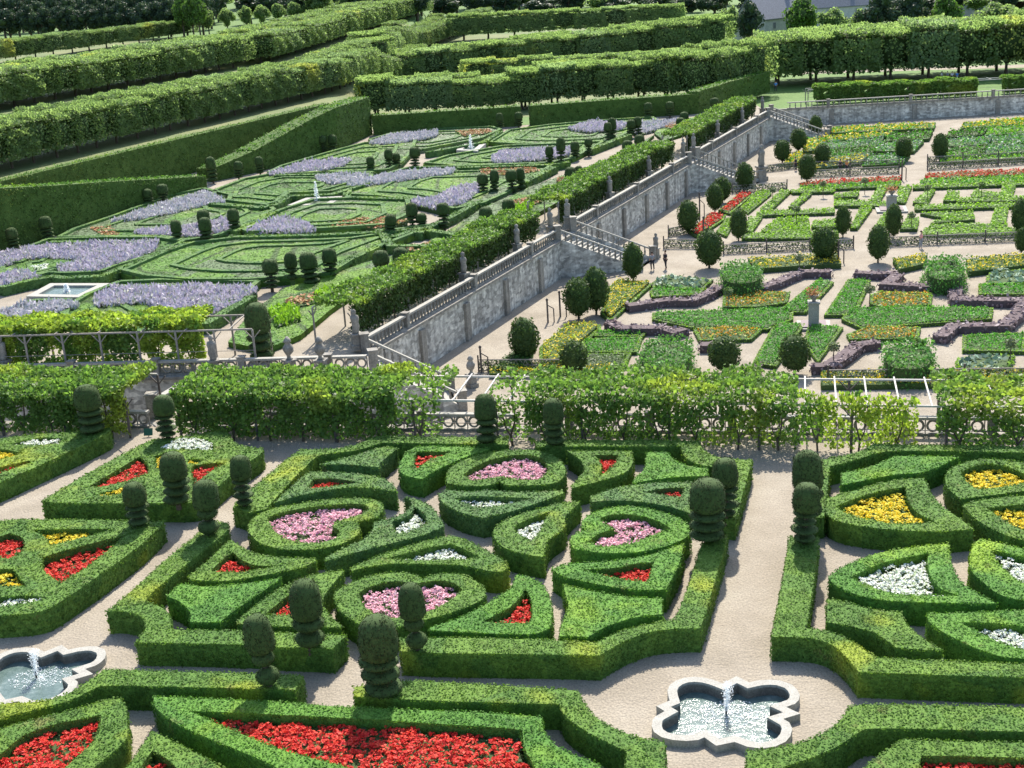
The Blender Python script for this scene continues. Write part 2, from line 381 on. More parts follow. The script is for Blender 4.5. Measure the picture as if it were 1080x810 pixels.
def jetm():
    m, t, o = mat('white water spray'); p = t.nodes.new('ShaderNodeBsdfPrincipled'); p.inputs['Base Color'].default_value = (.9, .93, .95, 1); p.inputs['Roughness'].default_value = .2
    tr = t.nodes.new('ShaderNodeBsdfTranslucent'); tr.inputs[0].default_value = (.9, .93, .95, 1)
    mx = t.nodes.new('ShaderNodeMixShader'); mx.inputs[0].default_value = .5
    t.links.new(p.outputs[0], mx.inputs[1]); t.links.new(tr.outputs[0], mx.inputs[2]); t.links.new(mx.outputs[0], o.inputs[0]); return m
M['spray'] = jetm()

# ------------------------------------------------------------------ the ground
KZ = -3.5
def sheet(name, pts, z, m, thick=None, **k):
    mb = MB(); L = [Vector((p[0], p[1], z)) for p in pts]
    if thick: prism(mb, [L], thick)
    else:
        V, T = tess([L]); A = V[T]; fl = np.cross(A[:, 1]-A[:, 0], A[:, 2]-A[:, 0])[:, 2] < 0; T[fl] = T[fl][:, ::-1]; mb.add(V, T)
    return mb.obj(name, m, kind='structure', **k)
sheet('kitchen_garden_ground', [(-2500, -200), (3000, -200), (3000, 4000), (-2500, 4000)], KZ, M['gravel'])
# near parterre terrace
E0, E1 = P(-60, 446, 0), P(1180, 458, 0)
RIM = [(693,744.5),(707,739),(705.5,734),(704.5,728),(707,722.5),(713,718),(722,715),(733,714),(743,715),(751,717),(757,719),(762,721),(777,713.5),(790,720),(800,717.8),(812,717),(822,717.8),(834.5,722),(840,727),(843,733),(842,738),(838,742),(828,745.5),(843,752.5),(825,758),(832,762),(835,768.5),(833,776),(828,782),(817,787),(803,789),(788,787),(775,782),(755.5,786),(743,777),(736,780),(724,781),(710,780),(698,777),(690,771.5),(688,765.5),(689,759),(692,755.5),(702,750)]
_c = P(766, 749, 0); RIML = [Vector((p.x-_c.x, p.y-_c.y, .28)) for p in PP(RIM, .28)]
def pool_hole(c, rot):
    q = offset_poly(RIML, .2); return [Vector((c.x+p.x*cos(rot)-p.y*sin(rot), c.y+p.x*sin(rot)+p.y*cos(rot), 0)) for p in q]
mb = MB(); prism(mb, [[Vector((a, b, 0)) for a, b in [(-60, 10), (60, 10), (E1.x+30, E1.y-3), (E1.x, E1.y), (E0.x, E0.y), (-60, E0.y+3)]], pool_hole(_c, 0), pool_hole(P(38, 712, 0), radians(6))], 3.49)
mb.obj('parterre_terrace', M['gravel'], kind='structure')
# second terrace (lavender garden) : bounded by the long retaining wall
W0 = Vector((-9.7, 85.2, 0)); W3 = Vector((40.6, 196.2, 0)); WD = (W3-W0).normalized(); WN = Vector((WD.y, -WD.x, 0))
TF = Vector((-9.0, 81.0, 0)); TL = Vector((-75, 89.2, 0))
sheet('upper_terrace', [(TL.x, TL.y), (TF.x, TF.y), (W0.x, W0.y), (W3.x, W3.y), (W3.x+4, 400), (-75, 400)], 0, M['gravel'], 4.5)
# far terrace and meadow beyond
FZ = -0.8
sheet('far_terrace', [(W3.x-6, 209.2), (130, 206.6), (2500, 150), (3000, 3900), (W3.x-6, 3900)], FZ, M['grass'], 4)
def LT(x, y):                                    # height of the lime terrace
    a = min(1, max(0, (-21-x)/4.)); a = a*a*(3-2*a)
    base = 4.5*a
    return base*1.0+max(0, y-300)*.012+(max(0, y-560)*.10)
def PT(px, py):
    z = 4.
    for _ in range(25):
        p = P(px, py, z); z = .5*z+.5*LT(p.x, p.y)
    p.z = LT(p.x, p.y); return p
# terrain mesh west and north of the lavender garden
A0 = Vector((-58, 134)); A1 = Vector((-25.2, 205))
mb = MB(); ys = np.linspace(0, 208, 30); V = []
for y in ys:
    xb = A0.x+(y-A0.y)/(A1.y-A0.y)*(A1.x-A0.x)-.3
    for q in np.linspace(0, 1, 20)**2: V.append((xb-1200*q, y, 4.5))
mb.add(np.array(V), np.array([[j*20+i, (j+1)*20+i, (j+1)*20+i+1, j*20+i+1] for j in range(29) for i in range(19)]))
xs = np.concatenate([np.linspace(-1200, -90, 14), np.linspace(-80, 34, 46)]); xr = np.concatenate([xs, np.linspace(36, 1500, 16)])
for X, ya, yb_, n_ in ((xs, 208, 420, 40), (xr, 420, 2500, 70)):
    ys = np.linspace(ya, yb_, n_); V = np.array([(x, y, max(.006, LT(x, y))) for y in ys for x in X]); nx = len(X)
    mb.add(V, np.array([[j*nx+i, j*nx+i+1, (j+1)*nx+i+1, (j+1)*nx+i] for j in range(n_-1) for i in range(nx-1)]), 0 if ya < 300 else 1, True)
mb.obj('lime_terrace_ground', [M['meadow'], M['grass']], kind='structure')
# side skirt of the lime terrace
mb = MB(); mb.add([(A0.x-.3-60, A0.y-130, 4.5), (A0.x-.3, A0.y, 4.5), (A1.x-.3, A1.y+2, 4.5), (A0.x-.3-60, A0.y-130, 0), (A0.x-.3, A0.y, 0), (A1.x-.3, A1.y+2, 0)], [[0, 1, 4, 3], [1, 2, 5, 4]])
mb.obj('terrace_bank', M['grass'], kind='structure')
# ------------------------------------------------------------------ clipped hedges and beds of the near parterre
GH = 'box hedges of the near parterre'
def hedge_mesh(name, loops, h, m, dens=170, size=.085, tilt=.38, core=None, rough=.03, sdens=None):
    core = core or ('c_'+m if 'c_'+m in M else 'core'); mb = MB()
    inner = [offset_poly(loops[0], .035)]+[offset_poly(l, -.035) for l in loops[1:]]
    inner = [[p-Vector((0, 0, .045)) for p in l] for l in inner]
    prism(mb, inner, h-.045, 0)
    pt = fill_points(loops, dens); n = np.tile([0, 0, 1.], (len(pt), 1))
    pt[:, 2] += rough*wob(pt, 2.3)+rough*.7*rng.normal(size=len(pt))-.01
    Vc, Fc = cards(pt, n, size, tilt, .9); mb.add(Vc, Fc, 1)
    for k, l in enumerate(loops):
        p, nm = side_points(l, h, sdens or dens)
        if k: nm = -nm
        p += nm*(rough*wob(p, 2.9, 4.)+rough*.7*rng.normal(size=len(p)))[:, None]
        Vc, Fc = cards(p, nm+np.array([0, 0, .08]), size, tilt, .85); mb.add(Vc, Fc, 1)
    return mb.mesh(name, [M[core], M[m]])
def hedge(label, outer, holes=(), h=1.05, z0=0., m='box', cat='hedge', group=GH, sm=True, name='clipped_hedge', dens=None, size=None, rough=.03):
    lo = [PP(outer, z0+h)]+[PP(q, z0+h) for q in holes]
    if sm: lo = [smooth_poly(l) for l in lo]
    cx = sum(lo[0], Vector())/len(lo[0]); d = hypot(cx.x, cx.y)
    s = size or max(.075, d*.0017); dn = dens or 1.15/(s*s)
    return link(name, hedge_mesh(name, lo, h, m, dn, s, rough=rough), label=label, cat=cat, group=group), lo
def bloom(label, poly, m, h=.42, z0=0., dens=260, size=.1, green='plant', gfrac=.2, lump=.05, cat='flower bed', group=None, name='flower_bed', at=None, sm=True, tilt=.5, spike=None, aspect=.95):
    """a bed of low plants: leaves below, petals on top. poly in world coordinates or pixels (at=z)"""
    L = PP(poly, at) if at is not None else poly
    L = [Vector((p.x, p.y, z0+h)) for p in L]
    if sm and at is not None: L = smooth_poly(L)
    mb = MB(); base = [[p-Vector((0, 0, .1)) for p in offset_poly(L, .04)]]; prism(mb, base, max(.05, h-.12), 0)
    p = fill_points([L], dens*gfrac*1.5); p[:, 2] += -.05+lump*wob(p, 4.)+.03*rng.normal(size=len(p))
    Vc, Fc = cards(p, np.tile([0, 0, 1.], (len(p), 1)), size*1.1, .7); mb.add(Vc, Fc, 1)
    if dens > 100:
        c = fill_points([L], 36); c[:, 2] += lump*wob(c, 4.)+.03*rng.normal(size=len(c)); per = int(dens/24); v = rng.normal(size=(len(c), per, 3)); v /= np.linalg.norm(v, axis=2, keepdims=True); v[..., 2] = np.abs(v[..., 2])
        p = (c[:, None]+v*np.array([.13, .13, .09])*(.6+.4*rng.random((len(c), per, 1)))).reshape(-1, 3)
    else: p = fill_points([L], dens); p[:, 2] += lump*wob(p, 4.)+.035*rng.normal(size=len(p))
    for mm, fr in (m if isinstance(m, list) else [(m, 1.)]):
        k = rng.random(len(p)) < fr; q = p[k]
        Vc, Fc = cards(q, np.tile([0, -.1, 1.], (len(q), 1)), size, tilt, aspect, spike); mb.add(Vc, Fc, 2 if mm == (m if isinstance(m, str) else m[0][0]) else 3)
    ms = [M['core'], M[green]]+([M[m]] if isinstance(m, str) else [M[a] for a, _ in m])
    p, nm = side_points(L, h, dens*.5); Vc, Fc = cards(p, nm, size, .5); mb.add(Vc, Fc, 1)
    return mb.obj(name, ms, label=label, cat=cat, group=group)
def hb(label, outer, hole=None, fl=None, fcol=None, flabel=None, m='box', fh=.72, **k):
    o, lo = hedge(label, outer, [hole] if hole else [], m=m, **k)
    if fl: bloom(flabel, offset_poly(lo[1], .06), fl, fh, group='flower beds inside the box hedges')
    return o

# --- central parterre of hearts
hb('border hedge at the top left of the heart parterre, topiary on its end block', [(244.5,534),(257,521),(269,511),(296,488),(317,473),(347,473),(371,470),(383,465),(397,459),(457,460),(518,460),(536,461),(536,468),(518,468),(457,467),(402,466),(380,474),(345,478),(335,480),(311,503),(288,528),(281,536),(262,540)])
hb('border hedge with a hollow curved corner at the top right of the heart parterre', [(564,465),(588,463),(680,463),(738,464),(741,473),(752,480),(770,483),(794,484),(786,513),(776,547),(757,546),(764,520),(770,494),(755,492),(738,490),(726,485),(719,478),(718,470),(650,470),(590,470),(566,471)])
hb('border hedge of the heart parterre at its bottom right, curving in round the star pool', [(739,570),(752,566),(768,564),(765,577),(758,600),(751,624),(744,649),(739,662),(713,662),(687,665),(664,673),(647,682),(632,691),(600,690),(540,689),(451,688),(422,686),(421,672),(451,671),(540,672),(620,675.5),(628,677),(647,667),(669,660),(691,655.5),(711,652),(722,627),(731,600)])
hb('border hedge of the heart parterre with a rounded hook at its lower left corner', [(205.6,564.4),(181,583),(154,608),(132,627),(111,644.5),(123,643.5),(139,645.5),(150,650),(154,658),(150,668),(141.5,675.5),(146,677),(180,677.5),(259,679),(295,682),(340,683.5),(351,684),(366,669),(360,668.2),(313,667),(240,664),(183,662.7),(181,661),(180,649),(174.5,641),(165.5,636.7),(153,634.5),(159,625.5),(179,609),(205,588),(230,568),(243,556),(240,550),(225,549),(211,558)])
hb('solid flared box block behind the almond shaped hedge, top left of the heart parterre', [(337,489),(355,484),(373,480),(387,475),(396,472),(410,470),(420,472),(411,479),(402,487),(400,492),(385,491),(370,489)], m='boxblue')
hb('almond shaped box hedge with a nearly empty dark hollow above the left pink heart', [(288,530),(306,513),(324,498),(340,496.5),(373,498),(400,502),(412,507),(418,513),(419,518),(405,516),(395,514),(364,513),(329,519),(307,524)], [(324.5,514),(331,504.5),(351,503.3),(378,508),(360,510.5),(340,513)], 'red', None, 'few red flowers in the shaded hollow of the almond hedge', 'boxblue')
hb('heart shaped box hedge on the left, tilted, around pink flowers', [(261,553),(269,542),(291,534),(329,528),(364,524.5),(391,524.5),(403,529),(406,537),(398,545),(377,549.5),(380,556),(380,562),(364,572),(345,577),(329,579),(298,579),(273,573),(262,562)], [(282,545.5),(291,541),(310,537),(333,533),(373,530),(386,531.5),(389,536),(380,542),(364,546),(352,550),(350,555),(357,558),(358,562),(351,568),(338,571),(324,572),(304,569),(290,560)], 'pink', None, 'pink flowers filling the tilted heart at the left')
hb('y shaped box hedge with a dark hollow to the right of the left pink heart', [(342,587),(360,578),(382,569),(390,562),(394,555),(393,550),(413,545.5),(427,540),(434,533),(433,527),(425,523),(444,527),(456,533),(469,552),(467,556),(449,563),(418,571),(382,580),(343,591)], [(415,553),(414,549),(428,545),(435,540),(437,534.5),(449,542),(450,551),(429,561),(417,561)], 'white', None, 'few white flowers deep in the hollow of the y shaped hedge', m='boxblue')
hb('bent leaf shaped hedge with a white flower slit, above the lower pink heart', [(369,598),(385,591),(404,583),(424,577),(449,569),(475.5,564),(491,567),(518,582),(533,590),(537,598),(530,602),(515,602),(493,596),(475,594.5),(457,595),(446,594),(420,593.5),(407,594),(378,599),(370,602)], [(407,588),(424,584),(449,577),(475,573),(487,577),(505,587),(490,589),(475,588),(457,590),(446,590),(424,589)], 'white', None, 'small white flowers in the slit of the bent leaf hedge')
hb('heart shaped hedge at the lower middle with a yellowish patch on its left shoulder', [(352,624),(364,615.5),(391,605.5),(418,602),(436,604),(446,609),(455,605),(475,603),(491,605.5),(509,615.5),(513,624),(512,630),(493,640),(464,649),(451,652),(430,659),(404,664),(387,662),(373,655),(358,644),(352,633)], [(379,624),(391,617),(413,612),(426,612.5),(434,617),(445,613),(464,611),(478,613.5),(487,621),(480,628),(464,638),(453,643),(427,649),(409,651),(391,644),(382,636)], 'pink', None, 'pink flowers filling the lower middle heart behind a topiary')
hb('fan shaped hedge round a small red triangle, right of the lower pink heart', [(544,604.5),(562,608),(575.5,618),(582,633),(583,658),(575,665),(558,669),(509,667),(453,664),(452,661),(487,650),(513,635.5),(531,624.5),(540,618)], [(554,621),(560,631),(561,649),(558,655.5),(531,655.5),(509,654.5),(531,644.5),(547,633)], 'red', None, 'red flowers in the triangular hollow of the fan shaped hedge', m='box2')
hb('tooth shaped box hedge with a small red flower patch, left of the topmost heart', [(420,489),(427,477),(438,470),(475.5,470),(500,471),(518,472),(512,475.5),(493,480),(464,493),(445.5,504.5),(430,502),(421,497)], [(437,482),(440,475.5),(475.5,475.5),(471,479),(453,483),(440,493),(437,490)], 'red', None, 'small red flower patch in the tooth shaped hedge left of the topmost heart', m='box2')
hb('broad heart shaped box hedge at the top middle around pink flowers', [(469,500),(478,489),(495.5,481),(520,475.5),(544,473),(571,474),(589,481),(597,491),(597,501),(589,508),(571,511),(544,511.5),(531,510.5),(526.5,507),(522,510),(509,512),(487,512),(471,509)], [(489,500),(502,490),(527,481),(553,478),(571,482),(578,491),(577,499),(567,504.5),(551,505.5),(535.5,503),(527,501),(513,504.5),(498,505.5)], 'pink', None, 'pink flowers filling the topmost broad heart')
hb('crescent shaped box hedge with white flowers just below the topmost heart', [(462,520),(471,515.5),(493,518),(518,515.5),(544,519),(593,516),(595.5,519),(575.5,527),(553,534.5),(531,541),(509,545.5),(487,541),(464.5,529)], [(480,525),(495.5,522),(518,523),(562,524.5),(544,529),(527,532),(505,535)], 'white', None, 'white flowers in the crescent hedge below the topmost heart', m='boxblue')
hb('arrowhead shaped box hedge with white flowers at the centre of the heart parterre', [(519,555.5),(535.5,545.5),(562,537),(591,529),(613,528),(598,542),(595.5,547),(598,555.5),(580,567),(575.5,575.5),(574,587),(553,584),(531,578),(520,567)], [(541,555.5),(553,548),(580,539),(573,549),(571,558),(560,569),(547,562)], 'white', None, 'white flowers in the arrowhead hedge at the centre')
hb('tooth shaped box hedge with a red flower patch, right of the topmost heart', [(597,474.5),(667,475),(669,487),(662,497),(647,503),(602,514.5),(602,512),(613,500),(617,493),(611,483)], [(627,479),(652,479),(651,484.5),(644,493),(632,501),(635.5,493),(633,484.5)], 'red', None, 'bright red flower patch in the tooth shaped hedge right of the topmost heart')
hb('solid box block shaped like a bell, near the top right corner of the heart parterre', [(681,476),(704.5,476),(711,484.5),(727,491),(747,493),(747,501),(713,502),(687,505.5),(667,509),(669,503),(678,495.5),(681,489)], m='box2')
hb('sickle shaped box hedge with a slit of red flowers above the right pink heart', [(622,522.5),(647,514),(670,510),(700,507.5),(730,508),(733,525),(729,541),(715,536),(700,532),(665,527),(640,527),(624,529)], [(680,518),(704.5,513.5),(722,513.5),(718,523),(704.5,522),(687,519)], 'red', None, 'slit of red flowers beside the dark topiary by the path', m='boxblue')
hb('heart shaped box hedge at the right, lying on its side, around pink flowers', [(612,549),(622,540),(647,533),(673,533),(700,539),(722,548),(729,558),(727,565.5),(704.5,575.5),(673,582),(635.5,583),(604.5,578),(599,569),(607,561),(620,557.5),(613,556)], [(633,545.5),(647,541),(673,542),(695.5,549),(707,557),(691,562),(675.5,569),(655.5,574.5),(633,575.5),(622,571),(624.5,567),(635.5,560),(649,557),(644,554),(634.5,549)], 'pink', None, 'pink flowers in the sideways heart at the right', m='box2')
hb('wing shaped box hedge with a strip of red flowers below the right pink heart', [(581,599),(598,593),(647,591),(687,584.5),(722,571),(718,593),(707,613),(703,621),(675.5,622),(647,619),(613,612),(591,607)], [(613,600),(647,599),(673,593),(689,592),(683,612),(664.5,611),(642,607)], 'red', None, 'strip of red flowers in the wing shaped hedge', m='box2')
hb('large solid box block with concave sides at the bottom right of the heart parterre', [(593,614.5),(613,620),(642,625.5),(669,629),(699,630),(699,647),(675.5,649),(651,655.5),(633,663),(621,671),(589,670),(591,658),(598,644.5),(599,635.5),(594.5,622)], m='box2')
hb('curved triangular box hedge with red flowers at the left edge of the heart parterre', [(198,607),(214,594.5),(232,577),(244,568),(252,574),(268,583),(290,587),(333,588),(334,591),(316,599),(284.5,604.5),(245.5,612),(214.5,612),(199,610)], [(223,601),(237,587),(245.5,582),(254.5,591),(274.5,597),(297,594.5),(281,599),(245.5,603)], 'red', None, 'red flowers in the curved triangular hedge at the left edge')
hb('solid fresh green box block with concave sides inside the hooked corner at the lower left', [(174.5,628),(188,615.5),(197,614.5),(214.5,618),(245.5,615.5),(268,613),(297,608),(295.5,611),(268,629),(245.5,644.5),(232,655.5),(199,655.5),(201,646.5),(194.5,638),(185.5,632)], m='box2')
hb('wedge shaped box hedge with red flowers behind two topiaries, left of the lower pink heart', [(249,654),(269,637),(298,617),(329,604.5),(360,600.5),(363,602),(351,615.5),(341,629),(340,636),(347,647),(361,659),(361,661),(300,660.5),(249,657)], [(280,647),(307,624.5),(322,620),(316,635),(320,648)], 'red', None, 'red flowers in the wedge shaped hedge partly behind a topiary')

# --- beds at the left
GL = 'embroidered box beds at the left'
o, lo = hedge('broad hedge bed between two diagonal paths, white flowers at its back', [(43,528),(75,508),(110,488),(156,464),(169,461),(193,460),(225,454),(240,455),(246,466),(262,471),(277,472),(279,476),(246,498),(214,527),(203,530),(160,530),(100,530),(67,530)],
   [[(168,471),(188,462),(205.5,460.5),(224.5,465.5),(225.5,474),(201,473),(179,473)], [(94,512.5),(147,481),(157,491),(155.5,498),(133,507),(100,513.5)], [(201,494.5),(205,490),(231,487),(236,489),(222,495.5),(204.5,510)], [(163,480),(175,478),(172,492),(166,494)], [(198,483),(216,484),(206,488.5),(199,488)], [(100,521),(131,513),(131,519),(115,522)]], cat='planted hedge bed', group=GL)
for i, (c, hh, l) in enumerate([('white', .95, 'white flowers at the back of the broad left bed, near the small green sign'), ('red', .75, 'long red flower triangle at the left of the broad bed'), ('red', .75, 'short red flower patch right of the dark topiary in the broad bed'), ('yellow', .85, 'small yellow flower patch left of the tall dark topiary'), ('yellow', .85, 'tiny yellow flower patch right of the tall dark topiary'), ('yellow', .9, 'thin yellow flower patch at the front of the broad bed')]):
    bloom(l, offset_poly(lo[i+1], .04), c, hh, group='flower patches in the left beds')
o, lo = hedge('large hedge bed at the left edge above the pool, red and yellow patches inside', [(-60,549),(0,549),(9,546.5),(80,547),(133,548),(174,549),(153,571),(111,602),(75,627),(51,642),(35,646),(20,647),(0,649),(-60,651)],
   [[(-9,575),(-4,566),(10,562),(22,565),(27,573),(22,582),(8,588),(-5,585)], [(45,587),(73,578),(131,564),(118,576),(107,584),(93,596),(64.5,613),(51,605.5),(44.5,598)], [(33,558),(70,557),(102,557),(120,558),(98,563),(78,568),(53,574),(49,564.5)], [(-12,600),(13,599),(20,609),(28,617),(10,617),(-12,615)], [(-20,631),(0,629),(27,627),(46,629),(38,633),(0,639),(-20,640)]], cat='planted hedge bed', group=GL)
for i, (c, hh, l) in enumerate([('red', .72, 'round red flower patch at the left edge of the picture'), ('red', .6, 'red flower teardrop in the large left bed'), ('yellow', .72, 'yellow flower wedge above the red teardrop'), ('yellow', .75, 'yellow flower patch at the left edge below the red round one'), ('white', .85, 'white flower strip at the front corner of the large left bed')]):
    bloom(l, offset_poly(lo[i+1], .04), c, hh, group='flower patches in the left beds')
o, lo = hedge('box bed at the far left below the climber arbour, a tall topiary on its corner', [(-60,470),(-40,468),(0,462),(42,456),(85,454),(117,451),(118,455),(60,482),(0,509),(-60,536)],
   [[(12,467.5),(30,463),(45,460.5),(66,462),(62,467),(35,469)], [(-30,474),(0,473),(24,477),(0,484),(-30,489)], [(-40,500),(0,492),(30,485),(32,487),(0,497.5),(-40,512)]], cat='planted hedge bed', group=GL)
for i, (c, hh, l) in enumerate([('white', .9, 'white flower patch below the left climber arbour'), ('yellow', .8, 'yellow flower patch of the far left bed'), ('red', .75, 'thin red flower strip of the far left bed')]):
    bloom(l, offset_poly(lo[i+1], .04), c, hh, group='flower patches in the left beds')

# --- beds at the bottom edge
hb('border hedge from below the left pool to a squared end with a topiary', [(109,704.5),(160,706),(271,709),(302,710),(321,711),(318,717),(312,727),(240,725),(160,723),(109,722),(98,726),(78,737),(55.5,743),(33,749),(13,753),(0,758),(-40,772),(-60,745),(-40,741),(0,741),(22,740),(51,737),(70,731),(84,723),(98,713.5)])
hb('curved box hedge around red flowers in the bottom left corner', [(-60,790),(-30,778),(0,768),(13,763),(44,755.5),(84,745.5),(107,738),(127,735),(133,743),(134.5,754.5),(135.5,774),(133,781),(117,795),(100,808),(80,830),(60,860),(-60,860)], [(-40,810),(0,797),(22,775),(55.5,763),(89,757),(105.5,753),(104.5,765.5),(98,781),(73,803),(50,825),(20,845),(-40,840)], 'red', None, 'red flowers in the bottom left corner')
hb('pointed box hedge with a little red at the bottom edge between two larger hedges', [(161,769),(177,777),(200,789),(236,808),(270,835),(280,860),(100,860),(110,835),(133,810),(151,781)], [(161,791),(175,799),(188,812),(190,830),(140,830),(150,805)], 'red', None, 'small red flower patch at the bottom edge')
hb('long box hedge framing the largest red flower bed at the bottom edge', [(161,733),(204.5,734.5),(293,739),(380,745),(469,748),(558,753),(572,754.5),(573,768),(580,778),(591,788),(610,796),(632,804),(640,815),(640,860),(370,860),(330,835),(293,808),(222,779),(190,766),(169,752),(161,743)], [(202,749),(271,752),(373,757),(469,763),(544,768),(550,770),(551,785.5),(558,799),(575,830),(480,840),(400,830),(373,812),(360,805.5),(298,790),(244.5,768)], 'red', None, 'largest bed of red flowers at the bottom edge', m='box2')
hb('border hedge at the bottom from a large topiary curving round to the pool', [(373,723),(424,715.5),(464,718),(530,721.5),(580,724.5),(611,727),(620,748),(638,761),(655.5,770),(680,778),(702,781),(703,860),(655,860),(660,791),(633,779),(609,765.5),(592,752),(590,742),(560,741),(469,739),(380,734.5),(372,733)])
hb('border hedge in the bottom right corner curving away from the pool', [(787,860),(787,790),(819,788),(850,780),(875,768),(891,752),(894,744),(907,741),(992,742),(1120,746),(1120,772),(1040,770),(973,768),(916,767),(907,771),(885,786.5),(856,799),(827,808),(825,860)])
hb('box hedge around red flowers in the bottom right corner', [(905,812),(929,793),(954,777),(973,780),(1120,782),(1120,860),(880,860)], [(973,796),(1030,797),(1110,799),(1110,850),(960,850)], 'red', None, 'red flowers in the bottom right corner')

# --- parterre at the right
hb('border hedge at the top left corner of the right parterre', [(866,484),(885,481),(907.5,475),(920,467),(1000,468.5),(1080,470),(1140,471),(1140,478),(1080,476.5),(1000,475),(940,474.5),(922,477.5),(905,484),(876,491),(873,515),(870,545),(856,545),(861,512)])
hb('solid box block shaped like a swallowtail at the top of the right parterre', [(887,498),(913,493),(933,485.5),(942,480),(975,480),(1012,481),(978,498),(947,499),(918,504.5),(887,511)], m='box2')
hb('almond shaped box hedge around yellow flowers beside the wide gravel path', [(868,525.5),(907,514.5),(940,505.5),(974.5,503),(982,519),(995.5,534.5),(1009,543),(1028,557),(1000,560),(951,559),(907,554.5),(878,548),(869,539)], [(882,533),(907,523),(940,514.5),(954.5,513),(957,528),(967,541),(987,550),(951,552),(918,548),(891,540)], 'yellow', None, 'yellow flowers in the almond hedge beside the path', fh=.72)
hb('round ended box hedge with yellow flowers at the right edge, upper one', [(995.5,501),(1002,492),(1029,483),(1051,483),(1080,487),(1110,490),(1125,500),(1115,512),(1080,517),(1051,521),(1013,525.5),(998,514.5)], [(1013,497),(1024.5,492),(1040,488),(1060,490),(1080,499),(1095,503),(1080,509),(1051,513),(1031,514.5),(1018,505.5)], 'yellow', None, 'yellow flowers in the round ended hedge at the right edge', fh=.7)
hb('box hedge with orange yellow flowers at the right edge, below the round ended one', [(1015.5,531),(1029,527),(1080,521),(1140,520),(1140,578),(1080,570),(1053,561),(1029,548),(1016,534)], [(1041,534.5),(1080,531),(1120,530),(1120,565),(1080,559),(1060,548)], 'yellow', None, 'orange yellow flowers cut by the right edge', fh=.72)
hb('large leaf shaped box hedge around white flowers in the right parterre', [(873,607),(889,595.5),(924,582),(962,575.5),(1001,572),(1003,589),(1009,607),(1022,620),(1053,635.5),(1033,636),(951,634),(918,631),(884.5,620),(874,611)], [(898,608),(929,592),(978,583),(977,595.5),(982,611),(993,622),(1011,627),(973,627),(940,624.5),(913,615.5)], 'white', None, 'white flowers in the large leaf shaped hedge', m='box2', fh=.72)
hb('box hedge around white flowers cut by the right edge, upper one', [(1022,584),(1026,572),(1033,567),(1053,571),(1080,578),(1140,587),(1140,642),(1080,633),(1053,627),(1035.5,613),(1022,600)], [(1047,579),(1080,587),(1115,592),(1115,625),(1080,615),(1062,602),(1050,589)], 'white', None, 'white flowers cut by the right edge, upper patch', m='box2', fh=.72)
hb('solid low box block like a fish tail inside the bottom border of the right parterre', [(872,631),(891,633),(920,642),(951,644.5),(955.5,655.5),(969,669),(995.5,685.5),(973,684.5),(944.5,682),(935.5,675.5),(924.5,667),(907,662),(889,658),(871,655.5)])
hb('box hedge around white flowers cut by the right edge, lower one', [(977,645.5),(1018,645.5),(1080,642),(1140,640),(1140,697),(1080,694),(1055,692),(1029,683),(995.5,667),(978,655)], [(1013,655.5),(1040,655.5),(1080,660),(1120,662),(1120,690),(1080,684.5),(1053,675.5),(1035.5,667)], 'white', None, 'white flowers cut by the right edge, lower patch', m='box2', fh=.72)
hb('border hedge of the right parterre curving round the pool, a topiary on its upper end', [(832,565),(829,585),(825,610),(819,640),(813,671),(840,671),(860,672.5),(880,680),(895,695),(905,708),(960,710),(1080,714),(1140,716),(1140,700.5),(1080,699),(1000,696),(926,692.5),(917.5,687.5),(895,672.5),(872.5,664),(851,661),(855,640),(858,620),(862,590),(864,565)])

# ------------------------------------------------------------------ topiaries
def tier_mesh(name, prof, n=28, m='yew', cs=.07, rough=.035, c=(0, 0, 0), dens=190):
    mb = MB(); mb.lathe([(max(.01, r-.03), z) for r, z in prof], n, c, 0, True, rough*.6)
    P_, N_ = [], []
    for (r0, z0), (r1, z1) in zip(prof[:-1], prof[1:]):
        L = hypot(r1-r0, z1-z0); k = int(L*pi*(r0+r1)*dens)+3
        u = rng.random(k); a = rng.random(k)*2*pi; r = r0+(r1-r0)*u; z = z0+(z1-z0)*u
        nr, nz = (z1-z0)/L, -(r1-r0)/L
        P_.append(np.stack([c[0]+r*np.cos(a), c[1]+r*np.sin(a), c[2]+z], 1)); N_.append(np.stack([nr*np.cos(a), nr*np.sin(a), np.full(k, nz)], 1))
    p = np.concatenate(P_); nn = np.concatenate(N_); p = p+nn*(rough*wob(p, 5.)+.012*rng.normal(size=len(p)))[:, None]
    Vc, Fc = cards(p, nn, cs, .5); mb.add(Vc, Fc, 1)
    return mb.mesh(name, [M['core'], M[m]])
def dome_prof(R, H, flat=.5):
    pr = [(.02, 0), (R*.82, .0), (R*.93, H*.05), (R, H*.2), (R*.99, H*.4), (R*.95, H*.58)]
    for a in (22, 40, 56, 70, 82): pr.append((R*.95*cos(radians(a))**flat, H*.58+H*.42*sin(radians(a))))
    return pr+[(.02, H)]
def disc_prof(R, t):
    return [(.05, 0), (R*.5, .04*t), (R*.88, t*.3), (R, t*.52), (R*.88, t*.75), (R*.5, t*.97), (.05, t)]
